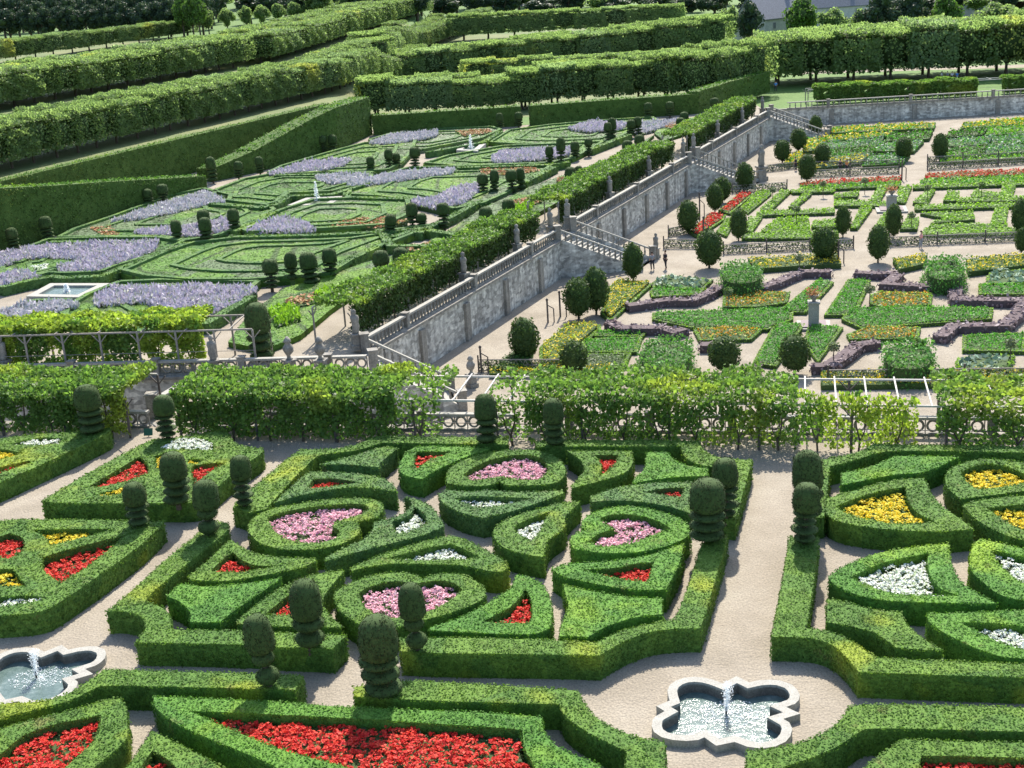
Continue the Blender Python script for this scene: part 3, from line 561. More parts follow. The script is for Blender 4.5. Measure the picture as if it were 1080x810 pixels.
def make_topiary(R, H, kind, fine=True):
    """built at real size, base at z=0, kinds differ in how the tiers are cut"""
    cs, dn = (.065, 230) if fine else (.11, 75)
    root = empty('topiary', (0, 0, 0))
    spec = dict(tight=(.5, [(1.02, .14), (1.0, .14), (.97, .15)], .72), balls=(.5, [(.78, .21), (.82, .24)], .75), plates=(.44, [(.9, .075), (.82, .075), (1., .08), (.78, .085)], .7),
                wide=(.5, [(1.02, .1), (.98, .1), (.94, .12)], .72), two=(.54, [(1., .19), (.94, .22)], .75))[kind]
    dh = spec[0]*H
    link('dome', tier_mesh('dome', dome_prof(R, dh, spec[2]), 30, cs=cs, dens=dn), root, (0, 0, H-dh))
    z = 0.; gap = (H-dh-sum(t for _, t in spec[1])*H)/(len(spec[1]))
    for r, t in reversed(spec[1]):
        dx = rng.normal()*.05*R; link('tier', tier_mesh('tier', disc_prof(R*r, t*H), 26, cs=cs, dens=dn), root, (dx, rng.normal()*.04*R, z+gap*.5))
        z += t*H+gap
    mb = MB(); mb.tube([(0, 0, -.3), (0, 0, H*.3), (0, 0, H*.6)], [.16, .12, .1], 8); mb.obj('stem', M['bark'], root)
    return root
protos = {}
def topiary(px, ytop, ybase, wpx, z0, kind, label, group, fine):
    p = P(px, ybase, z0); H = height_for(p, ytop); R = wpx*mscale(p)/2
    key = (kind, fine)
    if key not in protos: t = make_topiary(.75, 2.2, kind, fine); protos[key] = t
    else: t = copy_tree(protos[key])
    t.location = p; t.scale = (R/.75, R/.75, H/2.2); t.rotation_euler = (rng.normal()*.035, rng.normal()*.035, rng.random()*6)
    tag(t, label, 'topiary', group); return t
GT = 'cone and disc topiaries of the near parterre'
for a in [
 (284,649,722,32,1.05,'balls','dark topiary with two balls under its dome on the squared bottom left hedge'),
 (327,611,681,35,1.05,'two','rounded topiary on the hedge end left of the lower pink heart'),
 (403,649,731,43,1.0,'tight','largest topiary, brownish dome over three tight rings, in the bottom middle'),
 (440,616,684,29,1.05,'balls','slim topiary standing in front of the lower pink heart'),
 (747,506,569,39,1.05,'tight','broad dark topiary on the hedge end at the left of the wide gravel path'),
 (766,484,545,28,1.05,'plates','smaller topiary just behind the broad one at the left of the wide gravel path'),
 (853,475,546,33,1.05,'two','topiary with the wider dome, rear one at the right of the wide gravel path'),
 (848,509,571,30,1.05,'plates','topiary with thin plates, front one at the right of the wide gravel path'),
 (514,417,466,24,1.05,'tight','round headed topiary left of the gap behind the topmost heart'),
 (585,420,468,23,1.05,'tight','dark topiary right of the gap behind the topmost heart, against the vines'),
 (188,477,530,29,1.05,'tight','tall thimble topiary at the front of the broad left bed'),
 (258,481,533,23,1.05,'plates','narrow topiary on the block at the left end of the long border hedge'),
 (221,507,563,29,1.05,'balls','round headed topiary on the end of the hooked border hedge'),
 (147,509,553,25,1.05,'wide','small topiary at the right tip of the large left bed'),
 (98,406,455,28,1.05,'tight','tall topiary on the corner of the far left bed'),
 (177,417,461,23,1.05,'plates','topiary of separate thin plates beside the small green sign')]:
    topiary(*a, GT, True)
GU = 'topiaries of the lavender garden'
TT = [(16,240,262,13),(51,228,252,14),(157,199,217,11),(173,194,216,12),(188,232,255,12),(219,229,256,14),(216,221,243,14),(248,220,245,13),(287,273.5,304,17),(308,266,296,14),(329,266,299,19),(349,262,292,16),(191,325,345,19),
 (404,264,297,18),(424,261,290,18),(225,165,191,11),(252,170,188,10),(274.6,165,183,9),(341,143,160,10),(351.5,142,159,10),(392,165,182,9),(411,157,178,9.5),(419,161,176,10),(438,155,177,12),(406,125,138,8),(412.5,226,248,13),
 (435.5,214,241,13),(445,225,241,12),(469,214,241,14),(513,218,241,15),(537.5,210,231,14),(510,183,204,12),(522,179,203,10),(541,179,203,13),(550,177,200,10),(580,154,173,9),(592,145,173,10),(607,149,167,10),(621,146,163,9),(602.5,176,197,13),(611,175,191,9),(528,119,135,8),(547,118,133,9),
 (641.5,129,149,9),(646,124,147,9.5),(666,126,143,10),(673.5,123,142,9),(662,148,167,12),(675,142,163,11.5),(684,108,124,9),(706.5,107,122,9),(721.5,118,136,10),(718,124,138,10),(754,103,120,10)]
TLAB = {(16,240):'leftmost small topiary before the tall hedge',(51,228):'topiary at the end of the light path below the tall left hedge',(191,325):'dark ball topiary peeping over the left arbour',(404,264):'rounded topiary beside the vine pergola, left of a pair',(424,261):'rounded topiary beside the vine pergola, right of a pair',
 (754,103):'last topiary before the far yew hedge, nearest the top stair',(392,165):'lone small topiary left of the pale lavender strip',(406,125):'topiary sunk against the far hedge, left of the far fountain'}
for i, (x, a, b, wd) in enumerate(TT):
    lb = TLAB.get((x, a))
    if not lb: lb = 'small dark clipped topiary among the lavender and green beds of the upper garden'
    topiary(x, a, b, wd, .3, ['tight', 'wide', 'tight', 'plates', 'two'][i % 5], lb, GU, False)
topiary(278, 319, 380, 27, 0, 'tight', 'tallest topiary of the upper garden, next to the pale green sign plate', GU, True)

# ------------------------------------------------------------------ pools of the near parterre
def pool(label, cpx, rot, sx=1.):
    L = [p.copy() for p in RIML]; c = P(766, 749, 0)
    o = empty('fountain_pool', c if cpx is None else P(*cpx, 0), rot, label=label, cat='fountain', group='star shaped stone pools with water jets')
    inn = offset_poly(L, .31); outl = offset_poly(L, -.02)
    mb = MB(); prism(mb, [outl, inn], .45); mb.obj('rim', M['stonelt'], o)
    mb = MB(); prism(mb, [[p-Vector((0, 0, .1)) for p in offset_poly(inn, .0)][::1]], .7, top=False); mb.obj('basin_wall', M['stone'], o)
    V, T = tess([[Vector((p.x, p.y, -.14)) for p in inn]]); A = V[T]; fl = np.cross(A[:, 1]-A[:, 0], A[:, 2]-A[:, 0])[:, 2] < 0; T[fl] = T[fl][:, ::-1]
    mb = MB(); mb.add(V, T); wt = mb.obj('water', M['water'], o)
    # foam where the jet falls
    mb = MB(); k = 560; a = rng.random(k)*2*pi; r = 1.0*rng.random(k)**.7; pp = np.stack([r*np.cos(a)*1.2+.15, r*np.sin(a)*.8, -.12+.02*rng.random(k)], 1)
    Vc, Fc = cards(pp, np.tile([0, 0, 1.], (k, 1)), .055, .3, .8); mb.add(Vc, Fc); mb.obj('foam', M['spray'], o, kind='stuff')
    mb = MB(); mb.tube([(0, 0, -.3), (0, 0, .15)], [.04, .03], 8); mb.obj('nozzle', M['iron'], o)
    mb = MB(); k = 900; t = rng.random(k); z = .0+1.05*t; s = .03+.07*t; pp = np.stack([rng.normal(size=k)*s+.06*t, rng.normal(size=k)*s, z], 1)
    Vc, Fc = cards(pp, rng.normal(size=(k, 3)), .05, .5, .5); mb.add(Vc, Fc)
    mb.tube([(0, 0, .1), (.02, 0, .5), (.04, 0, .9)], [.018, .015, .008], 6); mb.obj('jet', M['spray'], o)
    return o
pool('lobed stone pool with bubbling water at the end of the wide gravel path', None, 0)
pool('matching stone pool with a thin jet, cut by the left edge of the picture', (38, 712), radians(6))
# cut the terrace under the pools: recess lining is the pool's own wall, so sink a dark pit ring
# ------------------------------------------------------------------ masonry: walls, balustrades, stairs, statues
def at_s(s, off=0., z=0.): p = W0+WD*s+WN*off; return Vector((p.x, p.y, z))
def baluster_me():
    mb = MB(); mb.lathe([(.09, 0), (.09, .07), (.055, .1), (.1, .24), (.105, .32), (.06, .46), (.05, .56), (.085, .62), (.085, .7)], 8); return mb.mesh('baluster', M['stone'])
def ring_me():
    mb = MB(); V = []; Fs = []; n, k = 16, 6
    for i in range(n):
        a = 2*pi*i/n
        for j in range(k):
            b = 2*pi*j/k; r = .27+.065*cos(b); V.append((r*cos(a), .08*sin(b), .36+r*sin(a)))
    for i in range(n):
        for j in range(k): Fs.append([i*k+j, ((i+1) % n)*k+j, ((i+1) % n)*k+(j+1) % k, i*k+(j+1) % k])
    mb.add(V, Fs, 0, True); mb.box((.36, 0, .36), (.05, .09, .7)); return mb.mesh('baluster', M['stone'])
BAL, RING = baluster_me(), ring_me()
def balustrade(label, a, b, group, kind='b', sp=.5, piers=4, h=1.0):
    a = Vector(a); b = Vector(b); d = b-a; L = d.length; u = d.normalized(); rz = atan2(u.y, u.x); mid = a.lerp(b, .5)
    o = empty('balustrade', a, 0, label=label, cat='balustrade', group=group)
    mb = MB(); mb.bar((0, 0, .06), d+Vector((0, 0, .06)), .34, .12); mb.obj('plinth', M['stone'], o)
    mb = MB(); mb.bar((0, 0, h-.07), d+Vector((0, 0, h-.07)), .36, .14); mb.obj('coping', M['stonelt'], o)
    n = int(L/sp); me = BAL if kind == 'b' else RING; ps = max(1, n//piers)
    for i in range(n):
        p = d*((i+.5)/n)
        if i % ps == ps//2 and piers > 1:
            mb = MB(); mb.box((p.x, p.y, p.z+.55), (.44, .44, 1.1), rz); mb.box((p.x, p.y, p.z+1.13), (.54, .54, .08), rz); mb.obj('pier', M['stone'], o); continue
        c = link('baluster', me, o, p+Vector((0, 0, .12))); c.rotation_euler.z = rz; c.scale.z = (h-.26)/.7
    return o
def wall(label, pts, ztop, zbot, group=None, th=.6, m='rubble', side=1, butt=8.):
    """retaining wall along pts, face on the outside"""
    o = empty('retaining_wall', Vector((pts[0][0], pts[0][1], zbot)), label=label, cat='wall', group=group); org = o.location
    mb = MB(); mc = MB(); bt = MB()
    for a, b in zip(pts[:-1], pts[1:]):
        a = Vector((*a[:2], 0)); b = Vector((*b[:2], 0)); u = (b-a).normalized(); nrm = Vector((u.y, -u.x, 0))*side; L = (b-a).length
        q = [a+nrm*.03, b+nrm*.03, b+nrm*.25, a+nrm*.25]; lo = [Vector((p.x-org.x, p.y-org.y, ztop-.16-org.z)) for p in q]; prism(mb, [lo], ztop-.16-zbot)
        q = [a-nrm*.2, b-nrm*.2, b+nrm*.42, a+nrm*.42]; lo = [Vector((p.x-org.x, p.y-org.y, ztop+.02-org.z)) for p in q]; prism(mc, [lo], .18)
        k = int(L/butt)
        for i in range(1, k+1):
            c = a+u*(L*i/(k+1)); q = [c-u*.35+nrm*.2, c+u*.35+nrm*.2, c+u*.35+nrm*.5, c-u*.35+nrm*.5]; lo = [Vector((p.x-org.x, p.y-org.y, ztop-.5-org.z)) for p in q]
            b1 = MB(); prism(b1, [lo], ztop-.5-zbot); b1.obj('buttress', M['stone'], o)
    mb.obj('wall_face', M[m], o); mc.obj('cornice', M['stone'], o); return o
SQ = [0, 35.2, 39.3, 77.8, 82., 119.5]
wall('long grey rubble retaining wall beside the kitchen garden, below the vine pergola', [at_s(0), at_s(121)], 0, KZ)
wall('rough stone wall below the front balustrade of the upper garden, seen above the small bridge', [TL, TF, W0], 0, KZ, side=1, butt=30)
wall('stone wall along the back edge of the near parterre terrace', [(E1.x, E1.y), (E0.x, E0.y)], 0, KZ, side=1, butt=30)
wall('far retaining wall with pilasters at the back of the kitchen garden', [(W3.x-1, 209.2), (130, 206.6)], FZ, KZ, side=1, butt=15)
GB = 'stone balustrades along the terraces'
balustrade('stone balustrade on the retaining wall, nearest stretch from the first stair', at_s(.3, -.1), at_s(35, -.1), GB, piers=3)
balustrade('stone balustrade on the retaining wall, middle stretch between two stairs', at_s(39.6, -.1), at_s(77.6, -.1), GB, sp=.55, piers=3)
balustrade('stone balustrade on the retaining wall, farthest stretch by the top stair', at_s(82, -.1), at_s(119, -.1), GB, sp=.6, piers=3)
balustrade('balustrade of stone rings at the front edge of the upper garden above the rough wall', (TL.x+20, TL.y-.0-20*(TL.y-TF.y)/(TF.x-TL.x), 0), TF+Vector((-.2, .2, 0)), GB, 'r', .72, 8)
EL = (E1-E0).normalized()
def on_e(px): 
    p = P(px, 447, 0); t = (p-E0).dot(EL); return E0+EL*t+Vector((EL.y, -EL.x, 0))*.35
balustrade('short balustrade of stone rings left of the small bridge', on_e(112), on_e(163), GB, 'r', .72, 1)
balustrade('balustrade of stone rings behind the pergola between the parterre and the first stair', on_e(225), on_e(552), GB, 'r', .72, 5)
balustrade('balustrade of stone rings behind the vines at the right, above the kitchen garden', on_e(556), on_e(1110), GB, 'r', .72, 6)
balustrade('balustrade on the far retaining wall before the meadow with limes', (W3.x+5, 208.8, FZ), (112, 206.9, FZ), GB, 'b', .85, 5)
# small bridge with sloping parapet
b0, b1 = P(163, 440, 0), P(224, 402, 0); u = (b1-b0).normalized(); nr = Vector((u.y, -u.x, 0))
o = empty('stone_bridge', b0, label='small stone bridge with a sloping parapet between the two garden levels', cat='bridge')
mb = MB(); q = [b0-u*1.2, b1+u*1.5, b1+u*1.5+nr*4, b0-u*1.2+nr*4]; prism(mb, [[Vector((p.x-b0.x, p.y-b0.y, .008)) for p in q]], 1.0); mb.obj('deck', M['gravel'], o)
mb = MB(); mb.bar((0, 0, .45), (b1-b0)+Vector((0, 0, .45)), .3, .88); mb.obj('parapet', M['stone'], o)
mb = MB(); mb.bar((0, 0, .97), (b1-b0)+Vector((0, 0, .97)), .42, .16); mb.obj('coping', M['stonelt'], o)
mb = MB(); mb.box((0, 0, .7), (.6, .6, 1.4)); mb.box((0, 0, 1.45), (.75, .75, .12)); mb.obj('pier', M['stone'], o)

def stair(label, top, d, width_vec, L=6.6, drop=3.5, n=20):
    """top: top corner (parapet nearest the viewer), d: unit direction down, width_vec: towards the far parapet"""
    o = empty('stone_stair', top, label=label, cat='stair', group='flights of steps down to the kitchen garden')
    mb = MB(); W = width_vec
    for i in range(n):
        z1 = -drop*(i+1)/n; a = d*(L*i/n); b = d*(L*(i+1)/n); lo = [a+Vector((0, 0, z1)), b+Vector((0, 0, z1)), b+W+Vector((0, 0, z1)), a+W+Vector((0, 0, z1))]; prism(mb, [lo], drop+z1+.002 if i < n-1 else .002)
    mb.obj('step_flight', M['stonelt'], o)
    for side in (0, 1):
        e = W*side; k = d.cross(Vector((0, 0, 1)))*.16*(1 if side == 0 else -1)
        mb = MB(); V = [e, e+d*L-Vector((0, 0, drop-.05)), e+d*L-Vector((0, 0, drop)), e-Vector((0, 0, drop))]; V = [v-k for v in V]+[v+k for v in V]
        V[0] += Vector((0, 0, .2)); V[4] += Vector((0, 0, .2)); V[1] += Vector((0, 0, .2)); V[5] += Vector((0, 0, .2))
        mb.add([tuple(v) for v in V], [[0, 1, 2, 3], [7, 6, 5, 4], [0, 4, 5, 1], [1, 5, 6, 2], [0, 3, 7, 4]]); mb.obj('side_wall', M['rubble'], o)
        mb = MB(); mb.bar(e+Vector((0, 0, 1.02)), e+d*L+Vector((0, 0, 1.02-drop)), .36, .14); mb.obj('handrail', M['stonelt'], o)
        nb = int(L/.5)
        for i in range(nb):
            f = (i+.5)/nb; p = e+d*(L*f)-Vector((0, 0, drop*f-.2)); c = link('baluster', BAL, o, p); c.scale.z = 1.08
        for f, zz in ((0, 0), (1, -drop)):
            mb = MB(); p = e+d*(L*f)+Vector((0, 0, zz)); mb.box((p.x, p.y, p.z+.65), (.55, .55, 1.3), .2); mb.box((p.x, p.y, p.z+1.33), (.66, .66, .1), .2); mb.obj('newel', M['stone'], o)
    return o
BD = Vector((.975, .22, 0)).normalized()
stair('nearest flight of steps, partly under the bare pergola rafters', Vector((-8.8, 81.2, 0)), BD, W0-Vector((-8.8, 81.2, 0)), 5.6)
stair('middle flight of steps by the round clipped trees', at_s(35.4), Vector((.985, .17, 0)).normalized(), at_s(39.4)-at_s(35.4), 7.6)
stair('upper flight of steps behind the statue on the gravel', at_s(78), Vector((.985, .17, 0)).normalized(), at_s(81.8)-at_s(78), 8)
stair('farthest flight of steps in the top corner of the kitchen garden', at_s(119.3), Vector((.99, -.12, 0)).normalized(), Vector((1.2, 3.6, 0)), 8.5, 3.45)

def statue_proto(k):
    o = empty('stone_statue', (0, 0, 0))
    mb = MB(); mb.box((0, 0, .12), (.62, .62, .24)); mb.box((0, 0, .5), (.46, .46, .56)); mb.box((0, 0, .82), (.6, .6, .1)); mb.obj('pedestal', M['stone'], o)
    mb = MB()
    pr = [[(.2, 0), (.12, .08), (.1, .2), (.26, .4), (.3, .6), (.2, .78), (.13, .86), (.22, .95), (.16, 1.08), (.05, 1.2)],
          [(.18, 0), (.2, .1), (.22, .35), (.17, .6), (.24, .8), (.2, .95), (.08, 1.02), (.12, 1.12), (.11, 1.25), (.03, 1.33)]][k]
    mb.lathe(pr, 12, (0, 0, .87), 0, True, .07, 4); mb.obj('vase' if k == 0 else 'figure', M['stone'], o); return o
SP = [statue_proto(0), statue_proto(1)]; used = [False, False]
def statue(p, k, label, s=1.):
    if used[k]: o = copy_tree(SP[k])
    else: o = SP[k]; used[k] = True
    o.location = p; o.scale = (s,)*3; o.rotation_euler.z = random.random()*6
    return tag(o, label, 'statue' if k else 'urn', 'stone urns and figures on the balustrades')
for s, l in ((0, 'weathered stone figure at the top of the nearest stair'), (17.3, 'weathered stone figure halfway along the nearest balustrade'), (28, 'weathered stone figure before the middle stair'), (35.3, 'tall stone figure at the near newel of the middle stair'), (39.6, 'stone figure at the far newel of the middle stair'), (52, 'stone figure on the middle balustrade, lower one'), (65, 'stone figure on the middle balustrade, upper one'), (77.8, 'stone figure at the near newel of the upper stair'), (82.2, 'stone figure at the far newel of the upper stair'), (94, 'stone figure on the farthest balustrade, lower one'), (107, 'stone figure on the farthest balustrade, upper one'), (119, 'stone figure at the very top of the long balustrade')):
    statue(at_s(s, -.75 if s not in (0, 35.3, 39.6, 77.8, 82.2) else -.6, .25), 1, l, 1.25)
for px, l, k in ((7, 'stone urn at the left edge on the front balustrade', 1), (227, 'stone figure on the front balustrade where the bridge arrives', 1), (307, 'left of the two stone urns beside the tall topiary and the gravel path', 0), (340, 'right of the two stone urns beside the gravel path', 0)):
    p = P(px, 396, 0); statue(p, k, l, 1.25)
for px, py, l in ((498, 408, 'stone urn standing on the gravel near the first stair'), (692, 272, 'stone figure at the foot of the middle stair')):
    statue(P(px, py, KZ), 0 if px < 600 else 1, l, 1.1)
p = P(803, 190, KZ); statue(p, 1, 'dark standing statue on a pedestal on the gravel below the upper stair', 2.0)

# ------------------------------------------------------------------ pergolas and vines
def leafbox(n, x0, x1, y0, y1, z0, z1, hole=.0):
    p = np.stack([x0+(x1-x0)*rng.random(n), y0+(y1-y0)*rng.random(n), z0+(z1-z0)*rng.random(n)], 1); 
    if hole: p = p[wob(p*np.array([1, 1, 1.]), 2.6, rng.random()*9) > hole-1+.15*rng.normal(size=len(p))]
    return p
def vine_proto(wd, depth, ht, m, mroof, sparse=0., roof=True, curtain=True, rear=False, size=.19, back=False, zlow=.25):
    """origin at the foot of the front side; x along the pergola, y to the back"""
    o = empty('vine', (0, 0, 0)); mb = MB(); k = 1-sparse
    nrm = []
    def put(p, n, mi, t=.8):
        Vc, Fc = cards(p, np.tile(np.array(n, float), (len(p), 1)), size, t, .85); mb.add(Vc, Fc, mi)
    ff = 1 if roof else 0
    if curtain:
        p = leafbox(int(1050*wd*k), -wd/2, wd/2, -.32, .4, zlow, ht+.25, .55+sparse*.3); p[:, 1] += .16*wob(p, 1.7)-.12*(p[:, 2]/ht)
        fr = (p[:, 2]-zlow)/(ht-zlow); keep = rng.random(len(p)) < .4+.8*fr; put(p[keep], (0, -.9, .3), 0, .7)
    if rear:
        p = leafbox(int(300*wd*k), -wd/2, wd/2, depth-.3, depth+.2, .5, ht, .5+sparse*.5); put(p, (0, -.4, .6), 0)
    if roof:
        p = leafbox(int(230*wd*depth*k), -wd/2, wd/2, -.45, depth+.2, ht, ht+.3, .3+sparse*.8); p[:, 2] = ht+.26+.2*wob(p, 2.1)+.1*wob(p, 5.)+.1*rng.normal(size=len(p)); put(p, (0, -.1, 1), 1, .6)
    sh = leafbox(int(85*wd*(depth if roof else 1.2)*k), -wd/2, wd/2, -.4, depth if roof else .4, ht, ht+.3, .5); sh[:, 2] = ht+.3+.2*wob(sh, 2.1)+.28*rng.random(len(sh))
    Vc, Fc = cards(sh, np.tile([0, -1., .4], (len(sh), 1)), size*1.25, .7, .7, .6); mb.add(Vc, Fc, 1)
    mb.obj('foliage', [M[m], M[mroof]], o)
    mb = MB(); b = random.uniform(-.1, .1)
    mb.tube([(b, 0, 0), (b+.05, .03, .6), (b-.15, .02, 1.3), (b-.25, 0, ht)], [.07, .055, .045, .03], 6); mb.tube([(b+.04, .03, .5), (b+.3, 0, 1.1), (b+.45, 0, ht)], [.045, .035, .025], 6)
    mb.obj('trunk', M['bark'], o); return o
def run_vines(a, b, wd, protos_, label, group, jit=.1, zs=(.95, 1.1)):
    d = b-a; L = d.length; n = max(1, round(L/wd)); rz = atan2(d.y, d.x)
    for i in range(n):
        pr = protos_[i % len(protos_)] if isinstance(protos_, list) else protos_
        if pr.get('used'): o = copy_tree(pr)
        else: o = pr
        pr['used'] = 1
        o.location = a+d*((i+.5)/n)+Vector((rng.normal()*jit, rng.normal()*jit*.4, 0)); o.rotation_euler.z = rz
        o.scale = (L/n/wd*1.04*(1 if i % 2 else -1), 1, random.uniform(*zs))
        lb = label(i, n) if callable(label) else label
        tag(o, lb, 'vine', group)
def pergola(label, a, b, depth, ht, bay, m='wood', skip=(), rafters=1., wires=True, mr='woodpale'):
    d = b-a; L = d.length; u = d.normalized(); v = Vector((-u.y, u.x, 0)); o = empty('pergola', a, label=label, cat='pergola')
    n = max(1, round(L/bay))
    for y in (0, depth):
        for i in range(n+1):
            p = u*(L*i/n)+v*y; mb = MB(); mb.bar(p, p+Vector((0, 0, ht)), .12); 
            mb.bar(p+Vector((0, 0, ht-.6)), p+u*.5+Vector((0, 0, ht-.05)), .06); mb.bar(p+Vector((0, 0, ht-.6)), p-u*.5+Vector((0, 0, ht-.05)), .06); mb.obj('post', M[m], o)
        mb = MB(); mb.bar(v*y+Vector((0, 0, ht+.05)), v*y+d+Vector((0, 0, ht+.05)), .1, .1); mb.obj('rail', M[mr], o)
        if wires and y == 0:
            mb = MB(); mb.bar(Vector((0, 0, ht*.5)), d+Vector((0, 0, ht*.5)), .035); mb.obj('wire', M[m], o)
    k = int(L/rafters)
    for i in range(k):
        p = u*(L*(i+.5)/k); mb = MB(); mb.bar(p+Vector((0, 0, ht+.13))-v*.25, p+v*(depth+.25)+Vector((0, 0, ht+.13)), .08, .06); mb.obj('rafter', M[mr], o)
    return o
# near pergola along the back of the parterre
FA, FB = P(187, 463, 0), P(970, 478, 0); FD = (FB-FA).normalized()
def fl(px):
    """point of the near pergola's front line that shows at image column px"""
    lo, hi = -40., 90.
    for _ in range(40):
        m_ = (lo+hi)/2; q = FA+FD*m_
        if Q(q.x, q.y, 0)[0] < px: lo = m_
        else: hi = m_
    return FA+FD*lo
DEP = 4.1; HT = 2.45
pergola('long trellis pergola on slim posts behind the heart parterre, bare rafters in its middle', fl(192), fl(1100), DEP, HT, 4.4, 'iron', rafters=1.5)
pergola('short pergola at the far left covered in climbers', fl(-60), fl(138), DEP, HT, 4.2, 'iron', rafters=2)
GV = 'climbers on the near pergola'
dense = [vine_proto(2.1, DEP, HT, 'vine', 'vine', .0) for _ in range(3)]
mid = [vine_proto(2.1, DEP, HT, 'vine', 'vine', .36) for _ in range(4)]
yel = [vine_proto(2.1, DEP, HT, 'vineyel', 'vineyel', .5, roof=False) for _ in range(3)]
thin = [vine_proto(2.1, DEP, HT, 'vine', 'vine', .72) for _ in range(2)]
run_vines(fl(-60), fl(142), 2.1, dense, 'dense green climber of the left arbour beside the topiary', GV)
run_vines(fl(190), fl(418), 2.1, dense, 'dense dark green climber on the thick left half of the long pergola', GV)
run_vines(fl(425), fl(470), 2.1, thin, 'thin climber under the bare rafters', GV)
run_vines(fl(515), fl(560), 2.1, thin, 'thin climber between the two round headed topiaries', GV)
run_vines(fl(560), fl(838), 2.1, mid, 'leafy climber with gaps low down, behind the top right of the heart parterre', GV)
run_vines(fl(845), fl(965), 2.1, yel, 'yellow green vine on the bare part of the pergola', GV)
run_vines(fl(990), fl(1100), 2.1, mid, 'green climber at the right end of the pergola', GV)
# pergola along the front of the upper garden
UD = (TF-TL).normalized(); UN = Vector((-UD.y, UD.x, 0))
def ul(px): 
    lo, hi = -20., 80.
    for _ in range(40):
        m_ = (lo+hi)/2; q = TL+UD*m_
        if Q(q.x, q.y, 0)[0] < px: lo = m_
        else: hi = m_
    return TL+UD*lo
pergola('timber pergola at the front of the upper garden with bright yellow green vines', ul(-50)+UN*.7, ul(268)+UN*.7, 3.6, 2.75, 2.75, 'wood', rafters=2.7, mr='wood')
yb = [vine_proto(2., 2.9, 3., 'vineyel', 'vineyel', .0, size=.22) for _ in range(2)]+[vine_proto(2., 2.9, 3., 'vine', 'vineyel', .1, size=.22)]
run_vines(ul(-50)+UN*1.5, ul(208)+UN*1.5, 2., yb, 'bright yellow green vine of the upper garden\'s front pergola', 'vines on the front pergola of the upper garden', zs=(.85, 1.))
# pergola along the retaining wall
dk = [vine_proto(2.4, 3.1, 2.45, 'vinedark', 'vine', .3, size=.22, zlow=.5) for _ in range(4)]  # curtain takes the darker leaves as painted shade, roof the lighter ones
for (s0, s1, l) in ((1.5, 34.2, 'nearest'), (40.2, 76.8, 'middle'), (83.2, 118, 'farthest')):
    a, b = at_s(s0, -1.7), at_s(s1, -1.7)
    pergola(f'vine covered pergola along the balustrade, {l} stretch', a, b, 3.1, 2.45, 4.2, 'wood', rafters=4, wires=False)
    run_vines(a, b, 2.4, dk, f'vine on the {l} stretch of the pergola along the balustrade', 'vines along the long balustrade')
# pergola on the far terrace
pergola('long low trellis on the far terrace before the meadow', Vector((W3.x+9, 212, FZ)), Vector((112, 209.5, FZ)), 2.2, 2.3, 5, 'wood', rafters=5)
fv = [vine_proto(3., 2., 2.2, 'vine', 'vine', .15, size=.34) for _ in range(2)]
run_vines(Vector((W3.x+10, 212, FZ)), Vector((76, 210.8, FZ)), 3., fv, 'low green vine on the far terrace trellis', 'vines on the far trellis')
run_vines(Vector((80, 210.7, FZ)), Vector((112, 209.5, FZ)), 3., fv, 'low green vine on the far terrace trellis', 'vines on the far trellis')

# ------------------------------------------------------------------ lavender garden
GLV = 'low green beds of the lavender garden'
def low(label, poly, h=.55, m='plant', edge='box', grp=GLV, name='planted_bed', cat='garden bed', z0=0.):
    L = PP(poly, z0+h); c = sum(L, Vector())/len(L); d = hypot(c.x, c.y); s = max(.1, d*.0016)
    me = hedge_mesh(name, [L], h, m, .9/(s*s), s*.85, .2, rough=.015, sdens=1./(s*s)); o = link(name, me, label=label, cat=cat, group=grp)
    if 'wild' in label: return o
    mb = MB(); cen = sum(L, Vector())/len(L)
    for kk, (sc, hh) in enumerate(((.97, .2), (.68, .12), (.4, .1))):
        R_ = [cen+(p-cen)*sc for p in L]
        for i in range(len(R_)):
            a, b = R_[i], R_[(i+1) % len(R_)]
            if (b-a).length < .6: continue
            e = .004*(i % 7)+.002*kk; u = (b-a).normalized(); v = Vector((-u.y, u.x, 0))*.24; q = [a-v, b-v, b+v, a+v]; q = [p+Vector((0, 0, hh+e)) for p in q]; prism(mb, [q], hh+.1)
            pt = fill_points([q], .8/(s*s)); Vc, Fc = cards(pt, np.tile([0, 0, 1.], (len(pt), 1)), s*.8, .3, .9); mb.add(Vc, Fc, 1)
            sp_, nm_ = side_points(q, hh, .8/(s*s)); Vc, Fc = cards(sp_, nm_, s*.7, .3, .9); mb.add(Vc, Fc, 1)
    mb.obj('edging', [M['c_boxblue'], M['boxblue']], o); return o
def lav(label, poly, m='lav', h=.95, z0=0., grp='lavender drifts', cat='lavender', name='lavender_drift'):
    L = smooth_poly(PP(poly, z0+h)); c = sum(L, Vector())/len(L); d = hypot(c.x, c.y)
    mb = MB(); b = [[p-Vector((0, 0, .5)) for p in offset_poly(L, .1)]]; prism(mb, b, max(.1, h-.5))
    p = fill_points([L], 62); p[:, 2] += -.25+.16*wob(p, 2.2)+.12*rng.normal(size=len(p)); n = np.tile([0, -1., .4], (len(p), 1))
    Vc, Fc = cards(p, n, .5, .9, .32, .35); mb.add(Vc, Fc, 1)
    p = fill_points([L], 14); p[:, 2] -= .4; Vc, Fc = cards(p, np.tile([0, -.3, 1.], (len(p), 1)), .4, .8); mb.add(Vc, Fc, 2)
    return mb.obj(name, [M['core'], M[m], M['plantgrey']], label=label, cat=cat, group=grp)
B = low
B('bed with two lavender drifts at the left edge above the first square fountain', [(-30,280),(0,277),(25,263),(50,253),(110,251),(170,251),(197,255),(180,265),(122,282),(108,288),(67,290),(52,289),(22,297),(0,303),(-30,308)])
